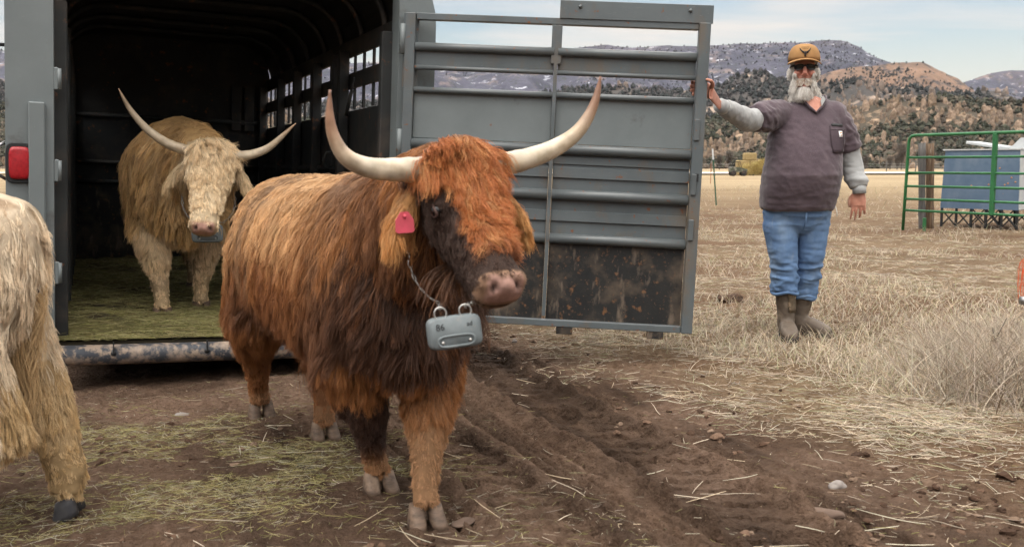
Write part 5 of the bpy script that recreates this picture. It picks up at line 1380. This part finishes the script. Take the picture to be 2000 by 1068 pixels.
# emblem on the cap: horned bull head under two lines of small lettering
Mc = Mh
bpy.context.view_layer.update()
def on_cap(x, z):
    o_ = front; a = Mh @ Vector((x, -.5, z)); dvec = (Mh.to_3x3() @ Vector((0, 1, 0)))
    ok, loc, n, i = o_.ray_cast(a, dvec); return V3(*loc) - hb_ * .003 if ok else hp(x, -.10, z)
def cap_strip(pts, w):
    P_ = [on_cap(x, z) for x, z in pts]; return P_
q = MB(); ez = .106
for sg in (-1, 1):
    q.tube([on_cap(sg * x, ez + z) for x, z in ((.006, .000), (.016, .006), (.024, .014), (.030, .024), (.033, .031))], [.005, .0048, .0036, .0026, .001], 8)
    q.tube([on_cap(sg * x, ez + z) for x, z in ((.010, -.002), (.018, -.001))], [.003, .0015], 6)
q.tube([on_cap(0, ez + z) for z in (.004, -.006, -.016, -.024)], [.010, .0085, .0062, .0052], 10)
q.build('cap_emblem', m_ink2, front)
q = MB()
for j, (x0, n_, z0) in enumerate(((-.022, 9, .034), (-.016, 7, .025))):
    for i in range(n_):
        a_, b_ = x0 + .0052 * i, x0 + .0052 * i + .0032
        q.tube([on_cap(a_, ez + z0 - .002), on_cap(a_ + .0004, ez + z0 + .002), on_cap(b_, ez + z0 + .002 - .004 * (i % 2))], .0007, 5)
q.build('cap_lettering', m_ink2, front)
for j, (cl_, dz) in enumerate((((.05, .10, .4), -.004), ((.6, .6, .6), .004), ((.5, .05, .06), .012))):
    MB().ball(hp(.0945, .01, .072 + dz), (.004, .011, .0045), 8, 6, Rh).build('side_patch', pmat('patch_%s' % ('blue', 'white', 'red')[j], cl_, .7), front)
# --- sunglasses
q = MB()
for sg in (-1, 1):
    V_ = [hp(sg * .034 + .029 * cos(a), -.098 + .35 * (sg * .034 + .029 * cos(a)) ** 2 * 12, .020 + .0185 * math.copysign(abs(sin(a)) ** .8, sin(a)) - .003 * sg * cos(a)) for a in np.linspace(0, 2 * pi, 25)[:-1]]
    q.add(V_ + [v + hb_ * .006 for v in V_], [tuple(range(24)), tuple(range(47, 23, -1))] + [(j, j + 24, (j + 1) % 24 + 24, (j + 1) % 24) for j in range(24)])
gls = q.build('sunglasses', m_glass, man)
q = MB(); q.tube([hp(-.010, -.099, .027), hp(0, -.103, .029), hp(.010, -.099, .027)], .004, 8)
for sg in (-1, 1): q.tube([hp(sg * .060, -.088, .029), hp(sg * .078, -.055, .028), hp(sg * .083, .02, .022)], [.006, .0055, .004], 8)
q.build('glasses_frame', m_black, gls)
# --- beard, moustache, side hair
PB_, NB_ = sample(bm_, 26000, lambda P: ((np.abs((P - HC) @ hr_) < .10) & ((P - HC)[:, 2] < .05) & ((P - HC)[:, 2] > -.14) & ((P - HC) @ hb_ < .05)).astype(float) + 1e-9)
d = PB_ - HC; bx_, by_, bz_ = d @ hr_, d @ hb_, d[:, 2]
must = (np.abs(bx_) < .040) & (bz_ < -.046) & (bz_ > -.080) & (by_ < -.06)
chin = (bz_ < -.096) & (by_ < .05)
cheek = (np.abs(bx_) > .034 + .35 * np.clip(bz_ + .06, 0, 1)) & (bz_ < -.018 + .25 * np.clip(np.abs(bx_) - .045, 0, 1)) & (by_ < .035)
side_b = (np.abs(bx_) > .066) & (by_ > -.045) & (by_ < .03) & (bz_ < .03)
kp = must | chin | cheek | side_b
PB_, NB_, bx_, by_, bz_, must, chin = [a[kp] for a in (PB_, NB_, bx_, by_, bz_, must, chin)]
n = len(PB_); K = 6
ln = np.where(must, .026, np.where(chin, .078, .018 + .05 * sstep(-.02, -.09, bz_))) * rng.uniform(.7, 1.15, n)
fl = np.outer(np.ones(n), V3(0, 0, -1.0)) + hr_[None] * (bx_ * 5)[:, None] - hb_[None] * .12 + rng.normal(0, .22, (n, 3))
fl = np.where(must[:, None], V3(0, 0, -.8)[None] + hr_[None] * (np.sign(bx_) * 1.0)[:, None] + rng.normal(0, .2, (n, 3)), fl)
dd = nrm(nrm(fl) * .66 + NB_ * .40); G = np.empty((n, K, 3)); G[:, 0] = PB_; p = PB_.copy()
for k in range(1, K):
    dd = nrm(dd + V3(0, 0, -.26) + rng.normal(0, .13, (n, 3))); p = p + dd * (ln / (K - 1))[:, None]; G[:, k] = p
gi = rng.choice(n, n // 22, replace=False); kd = kdtree.KDTree(len(gi))
for i_, g_ in enumerate(gi): kd.insert(PB_[g_], i_)
kd.balance(); gg = gi[np.array([kd.find(q_)[1] for q_ in PB_])]; w_ = (.5 * np.linspace(0, 1, K))[None, :, None]; G = G * (1 - w_) + G[gg] * w_
cb_ = np.where((rng.random(n) < .8)[:, None], np.array([.74, .71, .66]), np.array([.50, .44, .38])) * rng.uniform(.8, 1.1, (n, 1))
cb_ = np.where((must & (rng.random(n) < .5))[:, None], np.array([.50, .38, .28]), cb_)
curves('beard', G, .00075 * np.array([1, 1, 1, .9, .7, .4])[None], cb_, m_hairw, man)
PB_, NB_ = sample(bm_, 9000, lambda P: ((np.abs((P - HC) @ hr_) > .055) & ((P - HC)[:, 2] < .065) & ((P - HC)[:, 2] > -.06) & ((P - HC) @ hb_ > -.045)).astype(float) + 1e-9)
n = len(PB_); fl = np.outer(np.ones(n), V3(0, 0, -1.0)) + hb_[None] * .5 + rng.normal(0, .25, (n, 3)); dd = nrm(fl * .7 + NB_ * .45); G = np.empty((n, K, 3)); G[:, 0] = PB_; p = PB_.copy()
for k in range(1, K): dd = nrm(dd + V3(0, 0, -.15) + rng.normal(0, .1, (n, 3))); p = p + dd * (.016 / (K - 1)); G[:, k] = p
curves('hair', G, .0007 * np.array([1, 1, 1, .9, .7, .4])[None], np.array([.72, .70, .66]) * rng.uniform(.75, 1.1, (n, 1)), m_hairw, man)
# ------------------------------------------------------------------ green gate panel, feeder, posts, field clutter
m_green = pmat('green_paint', (.022, .135, .045), .4, var=(.016, .105, .035), scale=9, spec=.45, layers=[((.05, .19, .09), 30, .60, .68), (rust, 40, .68, .73)])
m_wood1 = pmat('weathered_post', (.12, .115, .11), .9, var=(.06, .058, .055), scale=9, stretch=(3, 3, .25), bump=.6, bscale=30, bdist=.01)
m_wood2 = pmat('brown_post', (.16, .105, .065), .9, var=(.07, .045, .03), scale=9, stretch=(3, 3, .25), bump=.6, bscale=30, bdist=.01, layers=[((.24, .2, .16), 14, .55, .7, (3, 3, .3))])
m_galv = pmat('blue_grey_sheet', (.085, .135, .205), .5, var=(.115, .165, .235), scale=4, spec=.35, metallic=.15, layers=[((.16, .21, .27), 2.2, .52, .72), ((.35, .2, .12), 9, .68, .71)])
m_galv2 = pmat('pale_sheet', (.50, .52, .52), .5, var=(.42, .44, .45), scale=5, spec=.35, metallic=.1)
def gnd(x, y): return float(gz(x, y, False)[0])
# panel
PY0 = at(1777, 265, 16.8); a2 = at(1945, 265, 15.4)
p0 = np.array([PY0[0], PY0[1]]); p1 = np.array([a2[0], a2[1]]); dr = (p1 - p0) / np.linalg.norm(p1 - p0); half = np.linalg.norm(p1 - p0)
g0 = gnd(*p0); PH_ = PY0[2] - g0
pan = empty('gate_panel', (p0[0], p0[1], g0), (0, 0, math.atan2(dr[1], dr[0]))); tag(pan, 'green tubular metal gate panel with six rails standing in the field', 'gate')
L2 = half * 2.0
q = MB(); path = [(-.065, 0, 0), (-.035, 0, PH_ * .55), (-.015, 0, PH_ - .12), (.0, 0, PH_ - .05), (.05, 0, PH_ - .008), (.12, 0, PH_), (L2 - .12, 0, PH_), (L2 - .03, 0, PH_ - .04), (L2, 0, PH_ - .12), (L2 + .02, 0, 0)]
q.tube(path, .026, 12); fr_ = q.build('frame', m_green, pan)
zs = [.215, .375, .535, .70, .865]
top_ = PH_
for i, zf in enumerate((.215, .335, .47, .61, .77)):
    MB().tube([(-.04 + .035 * zf, 0, zf * PH_), (L2, 0, zf * PH_)], .021, 10).build('rail', m_green, pan)
MB().box((half, -.006, PH_ * .60), (.075, .05, PH_ * .79), bev=.006).build('upright', m_green, pan)
MB().box((.36, .01, .11), (.05, .04, .24), bev=.006).build('foot', m_green, pan)
# posts behind the panel end
def wood_post(pxb, pyb, d, h, r, lean, mat, label, flatn=12):
    b = at(pxb, pyb, d); g = gnd(b[0], b[1]); root = None
    q = MB(); rr = np.random.default_rng(int(pxb)); P_ = [(lean * t * h, 0, -.1 + t * (h + .1)) for t in np.linspace(0, 1, 9)]
    q.tube(P_, r * (1 + .06 * rr.normal(0, 1, 9)), flatn)
    o = q.build('fence_post', mat); o.location = (b[0], b[1], g); tag(o, label, 'post', 'gate posts in the field'); return o
wood_post(1802, 425, 17.3, 1.47, .060, -.045, m_wood1, 'weathered grey wooden post beside the end of the green panel')
wood_post(1817, 425, 17.4, 1.46, .070, -.040, m_wood2, 'brown wooden post next to the weathered grey one by the green panel')
# feeder box on a lattice stand
fb0 = at(1836, 412, 17.9); fb1 = at(1988, 420, 16.9)
ang = math.atan2(fb1[1] - fb0[1], fb1[0] - fb0[0]); fw_ = np.linalg.norm(fb1[:2] - fb0[:2]); gf = gnd(fb0[0], fb0[1])
fd_ = empty('feeder_box', (fb0[0], fb0[1], gf), (0, 0, ang)); tag(fd_, 'large blue grey sheet metal bin with pale lids on a dark lattice stand', 'feed bin')
z0 = .33; z1 = 1.34
q = MB(); q.prism([(0, z0), (fw_, z0), (fw_ - .02, z1), (.05, z1)], 0, 1.25); bx = q.build('bin', m_galv, fd_)
q = MB(); q.prism([(fw_ + .002, z0 + .01), (fw_ + .014, z0 + .01), (fw_ - .008, z1 - .01), (fw_ - .020, z1 - .01)], .01, 1.24); q.build('end_sheet', m_galv2, bx)
q = MB(); q.box((fw_ / 2, .62, z1 + .012), (fw_ - .02, 1.28, .022)); q.build('top_sheet', m_galv2, bx)
q = MB(); q.bar((.38, .3, z1 + .14), (.98, .3, z1 + .045), .5, .05, bev=.01); q.build('lid', m_galv2, fd_)
q = MB(); q.prism([(1.02, z1 + .024), (1.62, z1 + .024), (1.6, z1 + .20), (1.20, z1 + .21)], .3, .9); q.build('lid', m_galv2, fd_)
rs = np.random.default_rng(12); q = MB()
for (a, b) in ((.62, .70), (.70, .88), (.655, .86), (.90, .80), (.82, .70), (.86, .72), (.95, .74), (.75, .93), (.40, .68)):
    q = MB(); q.lathe([(.013, -.006), (.016, .0)], (fw_ * a, -.001, z0 + (z1 - z0) * (b - .35) * 1.2), 'Y', 10); q.build('rust_spot', pmat('rust_spot', (.36, .19, .10), .9) if 'rust_spot' not in MATS else MATS['rust_spot'], bx)
for yy in (.03, 1.2):
    q = MB()
    for x0 in np.linspace(.02, fw_ - .02, 6): q.box((x0, yy, .165), (.035, .035, .33))
    xs_ = np.linspace(.02, fw_ - .02, 6)
    for a, b in zip(xs_[:-1], xs_[1:]):
        q.bar((a, yy + .02, .03), (b, yy + .02, .31), .02, .02); q.bar((a, yy - .02, .31), (b, yy - .02, .03), .02, .02)
    q.build('lattice_stand', m_black, fd_)
# steel posts in the field
def steel_post(name, px, py, d, h, lean, col, label, tip=None):
    b = at(px, py, d); o = empty(name, (b[0], b[1], gnd(b[0], b[1])), (0, lean, 0)); tag(o, label, 'post')
    q = MB(); q.box((0, 0, h / 2 - .05), (.036, .008, h + .1)); q.box((0, .02, h / 2 - .05), (.008, .034, h + .1)); q.build('shaft', col, o)
    if tip: 
        q = MB(); q.box((0, 0, h - .13), (.040, .012, .30)); q.box((0, .02, h - .13), (.012, .038, .30)); q.build('painted_tip', tip, o)
    return o
m_tpost = pmat('dark_green_post', (.02, .075, .045), .6, layers=[(rust, 20, .62, .7)]); m_white = pmat('white_tip', (.55, .57, .58), .6)
steel_post('steel_post', 1399, 400, 28, 1.55, R(-5), m_tpost, 'dark green steel fence post with a white tip beside the trailer gate', m_white)
steel_post('steel_post', 1615, 395, 27, 1.5, R(24), m_tpost, 'dark steel fence post leaning over behind the man')
steel_post('steel_post', 1388, 349, 62, 1.25, 0, pmat('rusty_post', (.27, .10, .04), .8), 'rusty orange brown fence post beyond the white tipped post')
# far fence along the road
for k, x in enumerate(np.arange(22, 92, 4.6)):
    y = 158 + .012 * x; h = 1.7 + .3 * ((k * 37) % 5) / 5; q = MB(); q.tube([(0, 0, -.2), (.03 * ((k * 13) % 7 - 3) / 3, 0, h)], .075, 8)
    o = q.build('field_post', m_wood1); o.location = (x, y, gnd(x, y)); tag(o, 'thin wooden post of the far wire fence beyond the pale road', 'post', 'far fence posts beyond the road')
q = MB()
for zz in (.5, 1.0, 1.45): q.tube([(18, 158.2, zz + gnd(18, 158)), (55, 158.7, zz + gnd(55, 158)), (95, 159.2, zz + gnd(95, 158))], .02, 5)
o = q.build('fence_wire', m_steel); tag(o, 'wires of the far fence beyond the pale road', 'fence wire')
# hay stack, brush and a small camouflaged vehicle far off
def blob_bush(name, loc, sz, n, cols, label, seed, cat='bush'):
    r = np.random.default_rng(seed); root = empty(name, loc); tag(root, label, cat)
    P_ = nrm(r.normal(0, 1, (n, 3))) * (r.random((n, 1)) ** .33) * np.array(sz) * np.array([1, 1, .5]) + np.array([0, 0, sz[2] * .5])
    P_ *= (1 + .35 * (fbm(P_ * 2 / sz[0], 3, seed) - .5))[:, None]
    K = 4; d0 = nrm(P_ - np.array([0, 0, -.1 * sz[2]]) + r.normal(0, .4, (n, 3))); L_ = r.uniform(.2, .5, n) * sz[2] * .35
    G = P_[:, None, :] + d0[:, None, :] * (np.linspace(0, 1, K)[None, :] * L_[:, None])[..., None]; G[..., 2] = np.maximum(G[..., 2], .02)
    c_ = np.array(cols)[r.integers(len(cols), size=n)] * r.uniform(.7, 1.2, (n, 1))
    curves('twigs', G, np.full((n, K), .018 * sz[0] / 1.5) * np.linspace(1, .3, K), c_, m_straw, root)
    q = MB()
    for k in range(5): q.tube([(0, 0, -.1), tuple(r.normal(0, .15, 3) * sz + np.array([0, 0, sz[2] * .3])), tuple(r.normal(0, .3, 3) * np.array(sz) * np.array([1, 1, .2]) + np.array([0, 0, sz[2] * .7]))], [.05, .035, .01], 6)
    q.build('stem', m_wood1, root)
DB = 118
for (px, py, sz, lab, sd_) in ((1496, 333, (1.7, 1.2, 2.0), 'yellowish bush at the right of the far hay stack', 3), (1470, 333, (1.5, 1.1, 1.4), 'low yellow brush in front of the far hay stack', 4)):
    b = at(px, py, DB); blob_bush('bush', (b[0], b[1], gnd(b[0], b[1])), sz, 2200, [(.42, .33, .12), (.50, .42, .18), (.36, .26, .10)], lab, sd_)
b = at(1462, 333, DB + 4); hs = empty('hay_stack', (b[0], b[1], gnd(b[0], b[1]))); tag(hs, 'stack of yellow hay bales far across the field', 'hay stack')
m_bale = pmat('bale', (.33, .25, .12), .95, var=(.25, .185, .085), scale=6, bump=.6, bscale=20, bdist=.05)
for (x, z, y) in ((-.75, .45, 0), (.75, .45, 0), (-.75, 1.36, 0), (.75, 1.36, 0), (.1, 2.25, 0)): MB().box((x, y, z), (1.46, 1.3, .90), bev=.1).build('bale', m_bale, hs)
b = at(1441, 333, DB - 3); vh = empty('utility_vehicle', (b[0], b[1], gnd(b[0], b[1]))); tag(vh, 'small dark camouflage vehicle parked by the far hay stack', 'vehicle')
m_cam = pmat('vehicle_camouflage', (.09, .10, .07), .6, var=(.045, .05, .035), scale=2.5, layers=[((.22, .21, .17), 3.5, .55, .6)])
q = MB(); q.prism([(-.95, .45), (.95, .45), (1.0, .80), (.35, .95), (.2, 1.02), (-.55, 1.05), (-.95, .95)], -.55, .55); q.build('vehicle_body', m_cam, vh)
q = MB()
for yy in (-.5, .5): q.tube([(-.6, yy, 1.0), (-.5, yy, 1.62), (.1, yy, 1.62), (.35, yy, .95)], .035, 8)
q.box((-.2, 0, 1.65), (.85, 1.1, .05)); q.build('cab_frame', m_black, vh)
for xx in (-.6, .62):
    for yy in (-.52, .52): MB().lathe([(.12, -.11), (.30, -.12), (.33, -.06), (.33, .06), (.30, .12), (.12, .11)], (xx, yy, .33), 'Y', 20).build('wheel', m_tyre, vh)
# a few bare trees and brush where the wood meets the field
def bare_tree(loc, h, seed, label):
    r = np.random.default_rng(seed); root = empty('bare_tree', loc); tag(root, label, 'tree', 'bare trees along the far field edge')
    q = MB(); q.tube([(0, 0, -.3), (r.normal(0, .1), 0, h * .35), (r.normal(0, .2), 0, h * .6)], [.22, .15, .10], 8); q.build('trunk', m_wood1, root)
    n = 700; t = r.random(n); st = np.stack([r.normal(0, .12, n) * h * t, r.normal(0, .12, n) * h * t, h * (.25 + .6 * t)], -1)
    d0 = nrm(r.normal(0, 1, (n, 3)) + np.array([0, 0, .8])); K = 4; L_ = h * r.uniform(.08, .3, n)
    G = st[:, None] + d0[:, None] * (np.linspace(0, 1, K)[None] * L_[:, None])[..., None] + r.normal(0, .06, (n, K, 3))
    curves('crown', G, np.full((n, K), .035) * np.linspace(1, .25, K), np.array([.085, .072, .06]) * r.uniform(.6, 1.4, (n, 1)), m_straw, root)
for k, (px, d_, h) in enumerate(((1760, 330, 9.5), (1752, 338, 5.5), (1738, 360, 5), (1872, 345, 7), (1690, 350, 5), (1655, 362, 6), (1424, 340, 6.5), (1405, 352, 5.5))):
    b = at(px, 330, d_); bare_tree((b[0], b[1], gnd(b[0], b[1])), h, 30 + k, 'dark leafless tree standing where the hillside meets the field')
# near clutter
q = MB(); rs = np.random.default_rng(4)
t_ = MB().ball((0, 0, 0), 1, 26, 18); bv = np.array([tuple(v) for v in t_.V]); v = bv * (1 + .9 * (fbm(bv * 1.9 + 3, 4, 77) - .5))[:, None] * np.array([.11, .085, .05])
q.add(v, t_.F, True); b = at(1424, 573, 8.1); o = q.build('dung_pile', pmat('dung', (.075, .042, .026), .95, var=(.04, .024, .015), scale=20, bump=.6, bscale=60, bdist=.01)); o.location = (b[0], b[1], gnd(b[0], b[1]) + .012)
tag(o, 'dark brown dung clod on the straw between the gate and the man', 'dung')
def stone(px, py, sz, seed, label, rot, mat):
    r = np.random.default_rng(seed); ang_ = PITCH + math.atan((py - 534) / 1963); y = CAM_H / math.tan(ang_); x = (px - 1000) / 1963 * (y * cos(PITCH) + CAM_H * sin(PITCH))
    for _ in range(3): y = (CAM_H - gnd(x, y)) / math.tan(ang_); x = (px - 1000) / 1963 * (y * cos(PITCH) + CAM_H * sin(PITCH))
    v = bv * (1 + .8 * (vnoise(bv * 1.3 + seed * 3.7, seed) - .5))[:, None] * np.array(sz)
    o = MB().add(v, t_.F, True).build('stone', mat); o.location = (x, y, float(gz(x, y)[0]) + sz[2] * .35); o.rotation_euler = (0, 0, rot); tag(o, label, 'stone', 'stones on the dirt'); return o
m_stone = pmat('pale_stone', (.24, .215, .195), .85, var=(.17, .145, .13), scale=18, bump=.3, bscale=50, bdist=.004); m_stone2 = pmat('brown_stone', (.13, .088, .064), .9, var=(.09, .06, .045), scale=18, bump=.3, bscale=50, bdist=.004)
stone(1637, 950, (.030, .022, .020), 2, 'pale grey stone lying at the edge of the dirt on the right', .4, m_stone)
stone(355, 808, (.045, .03, .010), 3, 'flat pale stone in the dirt behind the trailer bumper', .2, m_stone)
stone(905, 1015, (.045, .03, .008), 4, 'flat pinkish stone in the dirt beside the front hoof', 1.0, m_stone2)
stone(1005, 668, (.022, .018, .014), 6, 'small pale pebble under the trailer gate', .1, m_stone)
stone(1610, 1000, (.07, .035, .016), 7, 'brown flat clod at the lower right edge of the track', -.4, m_stone2)
# orange twine hanging on the dark post at the right edge
b = at(2004, 660, 5.6); pp = empty('pipe_post', (b[0], b[1], gnd(b[0], b[1]))); tag(pp, 'dark post with a grey pipe stub at the right edge', 'post')
MB().box((.035, 0, .14), (.07, .07, .34), bev=.006).build('shaft', m_wood1, pp)
q = MB(); q.tube([(-.045, -.01, .335), (.08, -.01, .33)], .024, 14); q.build('pipe_stub', m_steel, pp)
b = at(2001, 543, 5.9); q = MB(); rs = np.random.default_rng(8)
N_ = 22; K = 8; G = np.empty((N_, K, 3)); tt = np.linspace(0, 1, K)
for i in range(N_):
    w_ = rs.normal(0, 1); sgn = 1 if i % 3 else -1
    G[i] = b + np.stack([.03 + .02 * w_ - .055 * np.sin(tt * 2.6) * (.7 + .2 * w_) + (.02 * tt if sgn > 0 else -.0 * tt), .02 * rs.normal(0, 1) + tt * 0, .11 - tt * (.20 + .05 * rs.random()) + (.03 * np.sin(tt * 5) if sgn < 0 else 0)], -1) + rs.normal(0, .002, (K, 3))
o = curves('baling_twine', G, np.full((N_, K), .0010), np.tile([.62, .10, .035], (N_, 1)) * rs.uniform(.7, 1.2, (N_, 1)), m_straw); tag(o, 'frayed orange baling twine hanging at the right edge', 'twine')
q = MB(); b0 = at(1976, 738, 5.1); b1 = at(1944, 664, 5.25); b2 = at(1938, 640, 5.3)
q.tube([b0, (b0 + b1) / 2 + V3(.004, 0, .005), b1, b2], [.006, .0055, .005, .003], 8); q.tube([b1, at(1966, 622, 5.3)], [.004, .002], 6); q.tube([b1, at(1915, 668, 5.3)], [.003, .001], 6)
tag(q.build('dry_stalk', pmat('dark_stalk', (.05, .038, .028), .9)), 'dark bare weed stalk sticking out of the dry grass clump', 'weed')

# ------------------------------------------------------------------ thin valley haze
hz_m = bpy.data.materials.new('haze_air'); hz_m.use_nodes = True; t = hz_m.node_tree; t.nodes.clear()
o_ = t.nodes.new('ShaderNodeOutputMaterial'); v_ = t.nodes.new('ShaderNodeVolumePrincipled')
v_.inputs['Color'].default_value = (.82, .88, 1.0, 1); v_.inputs['Density'].default_value = .000035; v_.inputs['Anisotropy'].default_value = 0.0
t.links.new(v_.outputs[0], o_.inputs['Volume'])
haze = MB().box((0, 500, 330), (6800, 5400, 670)).build('haze', hz_m); tag(haze, 'pale blue evening haze over the valley', 'haze', kind='stuff')
